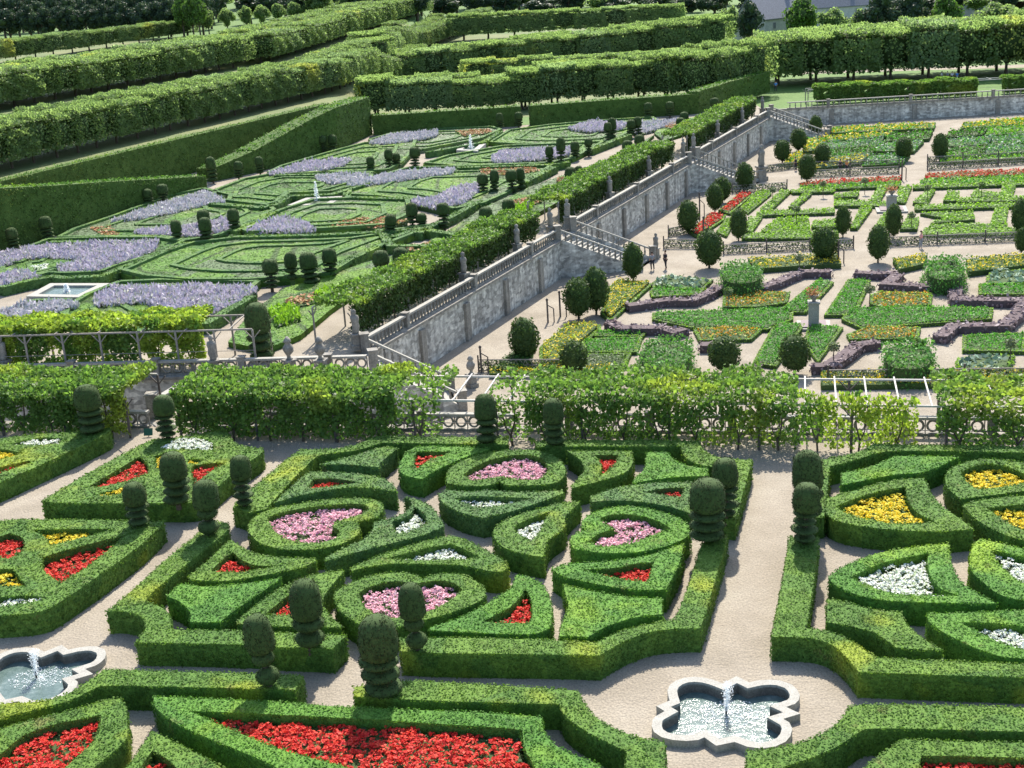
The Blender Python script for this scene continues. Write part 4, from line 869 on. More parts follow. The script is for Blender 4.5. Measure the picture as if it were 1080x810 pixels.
B('long bed below the tall left hedge with a brownish patch', [(58,252),(75,243),(117,229),(180,206),(215,199),(245,206),(243,212),(285,217),(292,222),(250,243),(230,250),(195,256),(170,251)])
B('smooth green bed behind the second square fountain', [(226,201),(257,189),(297,182),(395,182),(393,191),(370,198),(350,203),(305,204.5),(289,215),(279,217),(245,213),(220,212)])
B('bed with purple drift below the yew wedge', [(281,183),(295,176),(340,163),(358,158),(385,151),(440,148),(436,160),(425,172),(410,180),(395,181),(290,185)], m='plant')
B('bed at the foot of the far hedge left of the far fountain', [(388,148),(412,141),(463,136),(520,134),(530,137),(508,147),(465,155),(445,159),(400,158)], .4, 'plantgrey')
B('bed at the foot of the far hedge right of the opening', [(514,151),(535,138),(580,132),(640,127),(690,124),(700,130),(665,140),(645,150),(580,153),(545,153)], .4)
B('bed with large lavender drift right of the far fountain', [(446,173),(470,165),(510,158),(530,154.5),(620,151),(640,149),(625,158),(605,168),(580,173),(480,176)], .4)
B('broad bed with pale lavender at its back, centre of the upper garden', [(366,201),(395,187),(430,177),(482,176),(560,173),(583,176),(570,185),(555,192),(535,205),(510,216),(480,222),(430,212),(400,208),(365,206)])
B('bed right of the second square fountain with a lavender triangle', [(255,244),(275,233),(293,223),(330,211),(385,209),(432,211),(436,225),(410,238),(330,243),(260,246)], .6)
B('large plain green bed in front of the lavender triangle', [(125,287),(173,266),(200,257),(250,251),(330,249),(400,246),(440,240),(465,237),(400,262),(385,268),(350,290),(260,297),(200,297),(150,293)], .6)
B('bed with the largest lavender drift, in front of the first square fountain', [(92,311),(125,298),(170,296),(240,297),(275,298),(262,309),(245,320),(210,338),(150,352),(90,350),(60,330)], .5)
B('grey green bed at the left edge in front of the first square fountain', [(-30,345),(0,330),(35,318),(75,317),(70,335),(60,352),(-30,358)], .5, 'plantgrey')
B('wild strip of loose planting along the vine pergola, near part', [(240,360),(262,330),(300,303),(345,291),(385,276),(435,264),(400,290),(350,325),(318,352),(280,368)], .45)
B('wild strip of loose planting along the vine pergola, middle part', [(438,262),(480,238),(510,218),(560,196),(600,182),(640,168),(690,142),(640,185),(560,228),(470,272),(440,278)], .45)
B('wild strip of loose planting along the vine pergola, far part', [(690,140),(700,128),(740,122),(760,121),(740,135),(700,148)], .4)
LV = lav
LV('long lavender drift at the left edge below the path', [(-30,272),(0,265),(25,259),(50,257),(100,253),(168,252),(163,261),(130,274),(100,284),(62,284),(60,279),(92,271),(60,268),(25,270),(0,279),(-30,285)])
LV('small lavender drift at the left edge above the first square fountain', [(-30,292),(0,287),(22,281),(43,288),(12,298),(-10,301)])
LV('pale lavender drift at the foot of the tall left hedge', [(115,231),(140,223),(180,209),(218,200),(238,210),(215,214),(180,222),(150,228)], 'lavpale')
LV('lavender strip among the topiaries below the tall left hedge', [(140,241),(180,238),(240,228),(250,234),(230,243),(200,246),(150,246)])
LV('pale lavender strip behind the second square fountain', [(332,184),(371,181),(389,182),(379,188),(358,192),(336,189)], 'lavpale')
LV('lavender strip below the yew wedge', [(281,182),(300,175),(326,168),(371,166),(363,173),(334,178),(297,182)])
LV('pale lavender strip against the far hedge', [(388,149),(412,140),(461,136.5),(463,140),(441,146),(400,150)], 'lavpale')
LV('lavender drift against the far hedge behind the dark topiaries', [(599,133),(624,126),(662,128),(656,134),(621,137)])
LV('large lavender drift beside the far fountain', [(516,165),(530,157),(563,155),(602,154),(600,161),(575,165),(543,168),(522,169)])
LV('long pale lavender strip in the middle of the upper garden', [(366,191),(400,183),(430,178),(481,176),(477,180),(420,188),(395,192),(370,196)], 'lavpale')
LV('lavender drift in the broad central bed left of the topiaries', [(471,199),(486,194),(506,191),(506,198),(498,206),(481,214),(461,217),(433,211),(441,207),(461,206)])
LV('lavender triangle between the second fountain and the central topiaries', [(259,242),(276,232),(298,226),(318.5,230),(334,240),(322,242)])
LV('largest lavender drift, in front of the first square fountain', [(98,308),(120,298),(170,299),(240,297),(272,301),(252,318),(225,326),(190,336),(150,336),(172,322),(150,315),(98,319)])
LV('grey lavender drift at the left edge behind the arbour', [(-30,330),(0,326),(25,316),(70,314),(85,318),(45,331),(0,342),(-30,345)], 'lavpale')
LV('silvery planting at the far right under the yew hedge', [(660,130),(690,126),(720,124),(735,127),(700,132),(670,140)], 'lavpale', .7)
for lb, pl in (('rusty patch below the tall left hedge', [(95,240),(115,238),(126,246),(110,249)]), ('orange patch among the wild planting near the tallest topiary', [(300,316),(330,308),(352,312),(325,320),(303,324)]), ('rusty strip right of the second fountain', [(348,238),(370,230),(410,228),(430,232),(400,240)]),
     ('rusty strip at the foot of the far hedge', [(480,138),(515,136),(520,139),(490,143)]), ('rusty strip in the middle of the upper garden', [(505,178),(560,174),(570,180),(540,184),(510,184)]), ('orange patch in the wild strip below the topiary pair', [(425,262),(455,255),(478,258),(450,266)]), ('rusty patch beside the vine pergola further up', [(540,212),(565,205),(572,212),(550,218)]), ('rusty patch left of the pergola, upper part', [(585,188),(600,184),(605,190),(590,193)]), ('rusty patch by the last topiaries', [(700,130),(716,128),(716,133),(704,135)])):
    bloom(lb, pl, 'rust', .62, at=.62, dens=22, size=.28, green='plantgrey', lump=.06, group='rust coloured patches of the upper garden')
for lb, pl in (('white flower triangle beside the largest lavender drift', [(93,328),(118,338),(93,341)]), ('white triangle inside the bed at the left edge', [(31,281),(51,278),(49,287)])):
    bloom(lb, pl, 'white', .6, at=.6, dens=60, size=.18)
for i, pl in enumerate([[(330,306),(350,298),(372,300),(352,312)], [(282,322),(310,318),(318,330),(292,338)], [(392,284),(415,278),(420,285),(395,294)], [(520,226),(560,208),(565,214),(530,234)], [(615,180),(650,165),(655,170),(620,188)]]):
    LV(['tuft of tall grasses behind the two stone urns', 'tuft of tall grasses beside the tallest topiary', 'tuft of grasses below the topiary pair', 'tuft of grasses by the pergola, middle', 'tuft of grasses by the pergola, far'][i], pl, 'lettuce', 1., grp='tufts of tall grasses', cat='grasses', name='tall_grass')
GE = 'dark low hedges dividing the upper garden'
def strip_poly(a, b, z, wd):
    A, Bp = P(*a, z), P(*b, z); u = (Bp-A).normalized(); v = Vector((-u.y, u.x, 0))*wd/2; return [A-v, Bp-v, Bp+v, A+v]
def strip(label, pts, h=.8, wd=1., m='box', z0=0., grp=GE, name='low_hedge', size=None, cat='hedge', rough=.03):
    c = [P(*p, z0+h) for p in pts]; Lf, Rt = [], []
    for i, p in enumerate(c):
        a = (c[min(i+1, len(c)-1)]-c[max(i-1, 0)]).normalized(); v = Vector((-a.y, a.x, 0))*wd/2
        if 0 < i < len(c)-1:
            u0 = (c[i]-c[i-1]).normalized(); u1 = (c[i+1]-c[i]).normalized(); v *= 1/max(.5, cos(u0.angle(u1)/2))
        Lf.append(p+v); Rt.append(p-v)
    L = Lf+Rt[::-1]; d = hypot(c[0].x, c[0].y); s = size or max(.1, d*.0016)
    return link(name, hedge_mesh(name, [L], h, m, .8/(s*s), s, .5, rough=rough), label=label, cat=cat, group=grp)
for pts, l in (([(215,341),(240,326),(266,311)], 'dark low hedge rising right behind the tallest topiary'), ([(352,280),(400,258)], 'dark low hedge left of the rounded topiary pair'), ([(440,245),(477,227),(506,211)], 'dark low hedge in the centre leading to the four topiaries'), ([(552,192),(585,175)], 'dark low hedge right of the four topiaries'), ([(622,157),(664,141)], 'dark low hedge leading to the far topiaries'),
   ([(53,254),(110,254),(168,254)], 'thin dark hedge edge below the long left bed'), ([(52,290),(67,292),(108,290),(124,283),(195,255)], 'dark hedge edge above the first square fountain'), ([(240,249),(330,247),(400,244),(436,241)], 'straight dark hedge in the middle of the upper garden'), ([(222,214),(279,218),(290,215),(305,206),(350,204),(393,191)], 'dark zigzag hedge behind the second square fountain'),
   ([(290,184),(340,183),(395,182)], 'thin dark hedge above the second square fountain'), ([(246,243),(291,222)], 'dark hedge left of the lavender triangle'), ([(365,202),(367,207),(430,209)], 'dark hedge corner left of the central topiaries'), ([(450,160),(510,149),(528,138)], 'dark hedge rising to the opening in the far hedge'), ([(482,176),(580,173),(600,170)], 'thin dark hedge in front of the big far lavender drift'), ([(400,241),(412,258),(470,258)], 'dark hedge at the foot of the central topiary group'), ([(415,249),(440,240),(480,246),(520,238)], 'dark hedge along the front topiary group'), ([(0,302),(30,295),(52,291)], 'dark hedge edge at the left border of the upper garden')):
    strip(l, pts, .85, .85, 'boxblue')
def sq_fountain(label, pts, jet, g):
    L = PP(pts, .6); c = sum(L, Vector())/len(L); L = [Vector(((p.x-c.x)*1.06, (p.y-c.y)*1.06, .6)) for p in L]
    o = empty('square_fountain', Vector((c.x, c.y, 0)), label=label, cat='fountain', group='square stone fountains of the upper garden')
    inn = offset_poly(L, .75); mb = MB(); prism(mb, [L, inn], .58); mb.obj('rim', M['stonelt'], o)
    V, T = tess([[Vector((p.x, p.y, .42)) for p in inn]]); A = V[T]; fl_ = np.cross(A[:, 1]-A[:, 0], A[:, 2]-A[:, 0])[:, 2] < 0; T[fl_] = T[fl_][:, ::-1]; mb = MB(); mb.add(V, T); mb.obj('water', M['water'], o)
    h = height_for(Vector((c.x, c.y, .1)), jet); mb = MB(); k = 500; t = rng.random(k)**1.4; pp = np.stack([rng.normal(size=k)*(.05+.12*(1-t)), rng.normal(size=k)*(.05+.12*(1-t)), .1+h*t], 1)
    Vc, Fc = cards(pp, rng.normal(size=(k, 3)), .14, .5, .6); mb.add(Vc, Fc); mb.tube([(0, 0, .1), (0, 0, h)], [.09, .03], 6); mb.obj('jet', M['spray'], o)
sq_fountain('nearest square fountain with a small jet, at the left edge of the upper garden', [(30,312),(54,299),(113,299),(84,313)], 299, 0)
sq_fountain('square fountain with a tall thin jet in the middle left of the upper garden', [(305,216),(325,208),(360,207),(347,216)], 191, 0)
sq_fountain('far square fountain with a broad white jet', [(482,158),(489,152),(512,151),(503,159)], 142, 0)

# ------------------------------------------------------------------ tall clipped hedges
def tall(label, pts_front, h, th=2.2, z0=0., hs=None, m='yewb', side=1):
    """front foot line in world xy; body extends to the left of the direction of travel"""
    f = [Vector((*p[:2], 0)) for p in pts_front]; mb = MB(); d = hypot(f[0].x, f[0].y); s = max(.22, d*.0017)
    hs = hs or [h]*len(f)
    for i in range(len(f)-1):
        a, b = f[i], f[i+1]; u = (b-a).normalized(); n = Vector((u.y, -u.x, 0))*side; L = (b-a).length
        za, zb = z0+hs[i], z0+hs[i+1]
        V = [a, b, b-n*th, a-n*th]; T = [Vector((p.x, p.y, z)) for p, z in zip(V, (za-.1, zb-.1, zb-.1, za-.1))]; Bm = [Vector((p.x, p.y, z0-.2)) for p in V]
        mb.add([tuple(p) for p in T+Bm], [[0, 1, 2, 3], [0, 4, 5, 1], [1, 5, 6, 2], [2, 6, 7, 3], [3, 7, 4, 0]])
        k = int(L*max(hs[i], hs[i+1])/(s*s)*1.0); t = rng.random(k); zz = rng.random(k); zt = za+(zb-za)*t-z0
        p = np.array(a)+np.outer(t, np.array(b-a)); p[:, 2] = z0+zz*zt; p += np.outer(.06+.10*wob(p, 1.1)+.05*rng.normal(size=k), np.array(n)); Vc, Fc = cards(p, np.tile([n.x, n.y, .3], (k, 1)), s, .5); mb.add(Vc, Fc, 1)
        k = int(L*th/(s*s)*1.1); t = rng.random(k); q = rng.random(k); p = np.array(a)+np.outer(t, np.array(b-a))-np.outer(q*th, np.array(n)); p[:, 2] = z0+(hs[i]+(hs[i+1]-hs[i])*t)+.08*rng.normal(size=k); Vc, Fc = cards(p, np.tile([0, 0, 1.], (k, 1)), s, .6); mb.add(Vc, Fc, 2)
        for e, ee in ((a, -1), (b, 1)):
            k = int(th*h/(s*s)); p = np.array(e)+np.outer(-rng.random(k)*th, np.array(n)); p[:, 2] = z0+rng.random(k)*(za if ee < 0 else zb)-0; Vc, Fc = cards(p, np.tile([u.x*ee, u.y*ee, .3], (k, 1)), s, .5); mb.add(Vc, Fc, 1)
    return mb.obj('tall_hedge', [M['c_yewb'], M[m], M['box2']], label=label, cat='hedge', group='tall clipped hedges round the upper garden')
def pw(*l, z=0.): return [(P(a, b, z).x, P(a, b, z).y) for a, b in l]
t1 = pw((-60, 285), (0, 266), (60, 249), (117, 231), (219, 201)); h1 = height_for(P(60, 249, 0), 193)
tall('tall green hedge wall at the left edge of the upper garden', t1, 5, 2.4, hs=[height_for(Vector((*t1[k], 0)), yy) for k, yy in enumerate((203, 198, 195, 191, 185))])
t2 = pw((224, 192), (271, 182), (334, 164), (358, 158), (393, 142)); tall('tall hedge with a rising light green top, like a wedge', t2, 6, 2.8, hs=[height_for(P(224, 192, 0), 178), height_for(P(271, 182, 0), 158), height_for(P(334, 164, 0), 124), height_for(P(358, 158, 0), 113), height_for(P(393, 142, 0), 101.5)])
tall('long hedge along the edge of the lime terrace above the hedge walls', [(A0.x-23, A0.y-51, 0), (A0.x, A0.y, 0), (A1.x, A1.y, 0)], 4.8, 1.2)
t4 = pw((394, 143), (550, 133)); h4 = height_for(P(470, 138, 0), 116.5); tall('straight far hedge left of the grassy opening', t4, h4, 1.6)
t5 = pw((560, 133), (640, 127), (737, 120)); tall('straight far hedge right of the grassy opening', t5, h4*1.02, 1.6)
t6 = [t5[-1], (P(765, 110, 0).x, P(765, 110, 0).y), (P(812, 96, 0).x, P(812, 96, 0).y)]; tall('hedge bending back beside the top of the long pergola', t6, 3.4, 1.8)
mb = MB(); g0 = P(553, 131, 0); prism(mb, [[Vector((g0.x-.9, g0.y-1, .02)), Vector((g0.x+1.3, g0.y-1, .02)), Vector((g0.x+1.3, g0.y+9, .02)), Vector((g0.x-.9, g0.y+9, .02))]], .01); mb.obj('grass_path', M['grass'], kind='structure')

# ------------------------------------------------------------------ kitchen garden
GK = 'crop beds of the kitchen garden'
def crop(label, poly, m, h=.4, edge=True, dens=None, size=None, lump=.1, z0=KZ, two=None, sp=None, tilt=.8, cat='vegetable bed', grp=GK, rows=0, border=.26, bm='lettuce', grow=None):
    L = offset_poly(PP(poly, z0+h), -.24 if grow is None else -grow); c = sum(L, Vector())/len(L); d = hypot(c.x, c.y); s = size or max(.14, d*.0016)
    mb = MB(); mats_ = [M['core'], M[m], M[bm] if bm else M['box2'], M[two] if two else M[m]]
    if edge:
        h = max(h, .36); outer = [Vector((p.x, p.y, z0+.3)) for p in L]; inn = offset_poly(outer, border); prism(mb, [[p-Vector((0, 0, .03)) for p in outer], [p-Vector((0, 0, .03)) for p in inn]], .27)
        p, nm = side_points(outer, .3, 1.2/(s*s)); Vc, Fc = cards(p, nm+np.array([0, 0, .5]), s, .4); mb.add(Vc, Fc, 2)
        q = fill_points([outer, inn], 1.6/(s*s)); Vc, Fc = cards(q, np.tile([0, 0, 1.], (len(q), 1)), s, .4); mb.add(Vc, Fc, 2)
        L = [Vector((p.x, p.y, z0+h)) for p in offset_poly(outer, border+.05)]
    if sp: L = smooth_poly(offset_poly(L, .35), 100)
    prism(mb, [[p-Vector((0, 0, .4 if sp else .14)) for p in (offset_poly(L, .3) if sp else L)]], max(.05, h-(.45 if sp else .15)))
    p = fill_points([L], 1.5/(s*s)); p[:, 2] += lump*wob(p, 3.1)+.06*rng.normal(size=len(p))
    if rows: p[:, 2] += .08*np.sin(p[:, 0]*rows)
    k = rng.random(len(p)) < (.5 if two else 2)
    Vc, Fc = cards(p[k], np.tile([0, -.15, 1.], (k.sum(), 1)), s, tilt, .8, sp); mb.add(Vc, Fc, 1)
    if two: Vc, Fc = cards(p[~k], np.tile([0, -.15, 1.], ((~k).sum(), 1)), s, tilt, .8, sp); mb.add(Vc, Fc, 3)
    p, nm = side_points(L, h, (2.5 if sp else .9)/(s*s)); p += nm*((.25*wob(p, 1.5)+.18*rng.normal(size=len(p))-(.55*(p[:, 2]-z0)/h if True else 0))[:, None] if sp else 0.); Vc, Fc = cards(p, nm+np.array([0, 0, .3]), s, .6, .6, sp); mb.add(Vc, Fc, 1)
    return mb.obj('crop_bed', mats_, label=label, cat=cat, group=grp)
K = crop
K('yellow flower bed behind two round trees, near the middle stair', [(636,326),(644,300),(652,293),(685.5,295.5),(644,332)], 'yellow', .6, two='vine', lump=.15)
K('yellow flower bed beside the near left round tree', [(572,362),(599,339),(630,339),(630,343),(585.5,379),(573,377.5)], 'yellow', .6, two='vine', lump=.15)
K('bluish cabbage bed below the middle stair', [(691,295.5),(702,289),(749,293),(738,303),(691,300)], 'cabbage', .45, size=.4)
K('green leaf bed in front of the bluish cabbages', [(688,306),(693,301),(740,304),(735,309),(690,311)], 'celery', .35)
K('dense green bed with bright edging at the near left of the kitchen garden', [(616,357),(674,355),(669,369),(619,369)], 'celery', .35)
K('small bare bed with bright edging at the near left', [(622,375),(662,374),(655,388),(615,388)], 'plantgrey', .2)
K('green bed with bright edging left of the tall fern mass', [(630,349),(680,348),(676,353),(630,353)], 'celery', .3)
K('celery strip left of the central path, behind the stone pedestal', [(863,294),(876,295.5),(848,326),(824,326)], 'celery', .45, lump=.12)
K('celery strip right of the central path, behind the stone pedestal', [(897,293),(915,294),(899,329),(873,329)], 'celery', .45, lump=.12)
K('celery strip left of the central path, in front of the stone pedestal', [(820,338.6),(845,340),(816,382),(798,379)], 'celery', .45, lump=.12)
K('celery strip right of the central path, in front of the stone pedestal', [(856,341),(885.5,343),(863,376),(851,359)], 'celery', .45, lump=.12)
K('long celery band left of the stone pedestal', [(691,328),(780,325),(833,323),(833,334),(808,344),(730,342),(691,334)], 'celery', .45, lump=.12)
K('long celery band right of the stone pedestal', [(899,323),(960,322),(1044,323),(1042.5,333),(910.5,343),(891,334)], 'celery', .45, lump=.12)
K('orange flower bed right of the central path, behind the celery band', [(921.6,309),(930,306.7),(980,308),(979,319),(934,322),(920,318)], 'orange', .4, two='vine')
K('orange and green bed right of the central path, in front of the celery band', [(896.6,351),(919,343),(967.5,344),(965,354),(899,355)], 'orange', .4, two='vine')
K('orange flower bed left of the central path, behind the celery band', [(766,311),(797,307),(830,307),(827,317),(797,321),(765,321)], 'orange', .4, two='vine')
K('orange and green bed left of the central path, in front of the celery band', [(735,346),(780,343),(800,346),(790,355),(740,356)], 'orange', .4, two='vine')
K('tall feathery green mass at the near left', [(669,362),(690,353),(730,353),(735,366),(728,384),(672,385)], 'fern', 1.7, False, sp=.6, lump=.22, size=.2)
K('tall feathery green mass at the back right of the near square', [(972,274),(990,268),(1020,270),(1022,285),(1012,292),(974,290)], 'fern', 1.7, False, sp=.6, lump=.22, size=.2)
K('tall feathery green mass right of the near central path', [(925,362),(945,356),(985,356),(991,366),(985,385),(930,385)], 'fern', 1.7, False, sp=.6, lump=.22, size=.2)
K('tall feathery green mass at the back left of the near square', [(757,277),(780,273),(805,279),(808,290),(790,296),(758,294)], 'fern', 1.7, False, sp=.6, lump=.22, size=.2)
K('neat green bed with thick bright edging at the near right', [(1019,354),(1080,351),(1077,369),(1019,368)], 'celery', .3, rows=6)
K('neat green bed with bright edging at the right edge', [(1035.6,300),(1080,298),(1080,309),(1035.6,309)], 'celery', .3, rows=6)
K('bluish cabbage bed at the near right corner', [(1013,376),(1066,373),(1060.5,390),(1012,390)], 'cabbage', .45, size=.42)
K('bluish cabbage bed at the right edge, back', [(1047,284),(1090,283),(1090,296),(1042.5,297)], 'cabbage', .45, size=.42)
K('mixed flower strip at the back left of the near square', [(792,272),(880,266),(884,276),(840,278),(800,281)], 'plant', .6, False, two='yellow', lump=.2)
K('mixed flower strip at the back right of the near square', [(945,272),(975,268),(972,276),(950,281)], 'plant', .6, False, two='yellow', lump=.2)
K('mixed yellow flower strip at the back right, beside the feathery mass', [(1022,272),(1090,266),(1090,276),(1024,284)], 'plant', .6, False, two='yellow', lump=.2)
K('low flowering strip below the bare rafters at the right', [(870,392),(925,391),(1000,390),(1090,388),(1090,400),(870,403)], 'plant', .5, False, two='yellow', lump=.15)
K('low green strip by the near fence at the left', [(520,386),(560,384),(610,386),(640,384),(640,390),(520,391)], 'plant', .5, False, two='yellow')
K('shrubby strip on the gravel beside the near left round tree', [(527,385),(545,368),(560,362),(556,376),(540,388)], 'plant', .7, False)
for pts, l in (([(661,321),(702,315),(730,315),(747,308),(758,301),(780,301),(805,301),(822,295),(835,289),(847,285),(877,285)], 'long wavy band of purple basil at the back left of the near square'), ([(643,338),(655,344),(697,344),(712,348),(722,345)], 'purple basil band at the left behind the tall fern'), ([(738,362),(757,362)], 'small clump of purple basil between two round trees'), ([(901,286),(927,287),(947,286)], 'short purple basil band at the back right of the central path'), ([(947,288),(936,298),(970,300),(1002,300),(1008,302),(1008,314),(1080,315),(1075,328),(1060,341),(1005,342),(991,354)], 'stepped band of purple basil through the right half of the near square'), ([(927,359),(905,362),(891,373),(874,384),(855,384)], 'purple basil band in front right of the near central path'), ([(792,385),(803,385)], 'round clump of purple basil at the near edge')):
    strip(l, pts, .62, 1.1, 'purple', KZ, 'bands of purple basil', 'basil_band', .26, 'purple basil', .12)
# trees clipped round in the kitchen garden
def ball_tree():
    o = empty('clipped_tree', (0, 0, 0)); mb = MB(); mb.tube([(0, 0, 0), (.02, 0, .5), (0, 0, .9)], [.09, .08, .07], 7); mb.obj('trunk', M['bark'], o)
    R = 1.; pr = [(.1, .35), (.55, .5), (.85, .85), (.98, 1.3), (.95, 1.8), (.8, 2.25), (.5, 2.6), (.02, 2.75)]
    mb = MB(); mb.lathe([(r*.86, z) for r, z in pr], 18, (0, 0, 0), 0, True, .06)
    P_, N_ = [], []
    for (r0, z0), (r1, z1) in zip(pr[:-1], pr[1:]):
        Ls = hypot(r1-r0, z1-z0); k = int(Ls*pi*(r0+r1)*95)+3; u = rng.random(k); a = rng.random(k)*2*pi; r = r0+(r1-r0)*u; nr, nz = (z1-z0)/Ls, -(r1-r0)/Ls
        P_.append(np.stack([r*np.cos(a), r*np.sin(a), z0+(z1-z0)*u], 1)); N_.append(np.stack([nr*np.cos(a), nr*np.sin(a), np.full(k, nz)], 1))
    p = np.concatenate(P_); n = np.concatenate(N_); p += n*(.07*wob(p, 4.)+.06*rng.normal(size=len(p)))[:, None]; Vc, Fc = cards(p, n, .17, .7, .7); mb.add(Vc, Fc, 1)
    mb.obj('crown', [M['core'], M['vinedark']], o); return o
BT = [ball_tree() for _ in range(3)]; bu = [0]
KT = [(610.5,294,337,30,'round clipped tree by the retaining wall, left of a close pair'),(629,283,332,27,'round clipped tree by the retaining wall, right of a close pair'),(554,336,382,31,'near left round clipped tree beside yellow flowers'),(606,360,396,29,'round clipped tree rising behind the pergola, left'),(668,257,297,21,'oval clipped tree in front of the middle stair'),(748,243,283,28,'round clipped tree at the back left corner of the near square'),(764,355,394,33,'round clipped tree left of the near central path behind the pergola'),(838,354,395,32,'dark round clipped tree beside the near central path'),
 (869,240,277,27,'round clipped tree left of the path crossing'),(926,238,277,22,'dark oval clipped tree right of the path crossing'),(726,212,247,22,'clipped tree on the gravel side of the red flower bed'),(754,194,224,17,'clipped tree between the two red flower beds'),(762,187,214,18,'clipped tree just behind the one between the red beds'),(785.5,172,202,18,'clipped tree at the foot of the upper stair'),(779,221,254,18,'slim clipped tree at the left of the maze of hedges'),
 (842,136,160,17,'clipped tree near the farthest stair'),(825,148,172,17,'clipped tree left of the yellow flowers, far square'),(851,163,192,18,'clipped tree at the near corner of the far square'),(867,152,176,17,'clipped tree in the far square beside yellow flowers'),(860,122,144,13,'smallest clipped tree below the far wall'),(889,218,250,16,'clipped tree in front of the maze, left of the urn'),(942,216,252,17,'clipped tree in front of the maze, right of the urn'),
 (991,141,170,16,'clipped tree right of the far central path'),(953,145,170,17,'clipped tree left of the far central path'),(1075,210,247,18,'clipped tree at the right edge in the middle square'),(1077,240,268,14,'clipped tree at the right edge between two squares')]
for x, a, b, wd, l in KT:
    p = P(x, b, KZ); H = height_for(p, a); i = bu[0]; o = BT[i] if i < 3 else copy_tree(BT[i % 3]); bu[0] += 1
    R = wd*mscale(p)/2; o.location = p; o.scale = (R/.98, R/.98, H/2.72); o.rotation_euler.z = random.random()*6; tag(o, l, 'clipped tree', 'round clipped trees of the kitchen garden')
# middle square : maze of bright low hedges
MZ = [([(783,246),(830,243),(884,243),(884,250),(783,250)],0),([(975,240),(1090,239),(1090,246),(972,246)],0),([(790,229),(804,227),(793,243),(784,241)],0),([(799,222),(880,219),(880,223),(798,226)],0),([(802,220),(824,200),(834,200),(813,220)],0),([(832,217),(848.5,203),(856,203),(839,217)],0),([(834,199.5),(880,198),(880,201),(836,202)],0),([(918,209),(928,194),(936.5,195),(928,210)],0),([(945,211),(949.5,195),(961.5,195),(954,213)],0),([(880,204),(906,200.6),(904,206),(880,207)],0),([(880,210),(937,211.5),(937,216),(880,215.5)],0),
 ([(963,212.5),(980,198),(986,199),(978,213)],0),([(995,210.5),(1000,200.6),(1011.5,201.5),(1010,210.5)],0),([(1024,206),(1028,200),(1056,203),(1058,194),(1071,194),(1067,206)],0),([(963,194.5),(1090,190),(1090,193),(963,197.5)],0),([(965,216),(1090,212),(1090,216),(965,220)],0),([(971,223.7),(1026,222),(1028,230),(982,234),(998,229)],0),([(1045,233.5),(1050,219),(1063,218),(1060.5,233.5)],0),([(982,235.5),(1062,234.5),(1062,238),(980,238.5)],0),([(896.7,239),(908,217),(920,217),(904,239)],0),([(921.7,240),(933.7,222),(939,224),(931,242)],0),([(949,240),(958,227),(969,229),(967,240)],0),([(1012,208),(1090,206),(1090,210),(1010,211.5)],0),([(858,232),(880,230),(890,235),(880,238),(856,238)],0)]
for i, (pl, _) in enumerate(MZ):
    K('bright green clipped lettuce hedge, one bar of the maze in the middle square', pl, 'lettuce', .45, False, lump=.04, grow=.02, tilt=.45, grp='bars of the bright green maze')
K('ring shaped bright bed at the left of the maze', [(806,242),(822.6,229),(850,228),(852,242)], 'lettuce', .35, False, lump=.04, grp='bars of the bright green maze')
K('near red flower bed beside the retaining wall path', [(729,242),(750,224),(763,225),(761.5,229),(735.6,246)], 'red', .5, cat='flower bed'); K('far red flower bed below the upper stair', [(760,220),(782,201.5),(793,202),(769,222)], 'red', .5, cat='flower bed')
K('pale lettuce strip beside the far red flower bed', [(783,218),(798.5,201.5),(810.6,200),(811.5,203),(789,222)], 'lettuce', .4); K('pale lettuce strip beside the near red flower bed', [(758,243),(768,229),(775,229),(765,246)], 'lettuce', .4)
K('red salvia strip behind the maze, right', [(978,183),(1017,180),(1060,179),(1090,177),(1090,182),(1019,185),(980,187)], 'red', .45, False, two='rust', cat='flower bed'); K('red salvia strip behind the maze, left', [(846,192),(880,189),(948,186),(946,190),(884,192),(848,194)], 'red', .45, False, two='rust', cat='flower bed')
K('yellow green salad strip behind the maze, right', [(973,189),(1090,184),(1090,190),(973,194)], 'lettuce', .45, False, two='celery'); K('yellow green salad strip behind the maze, left', [(846,196),(948,191),(946,195),(846,199)], 'lettuce', .45, False, two='celery')
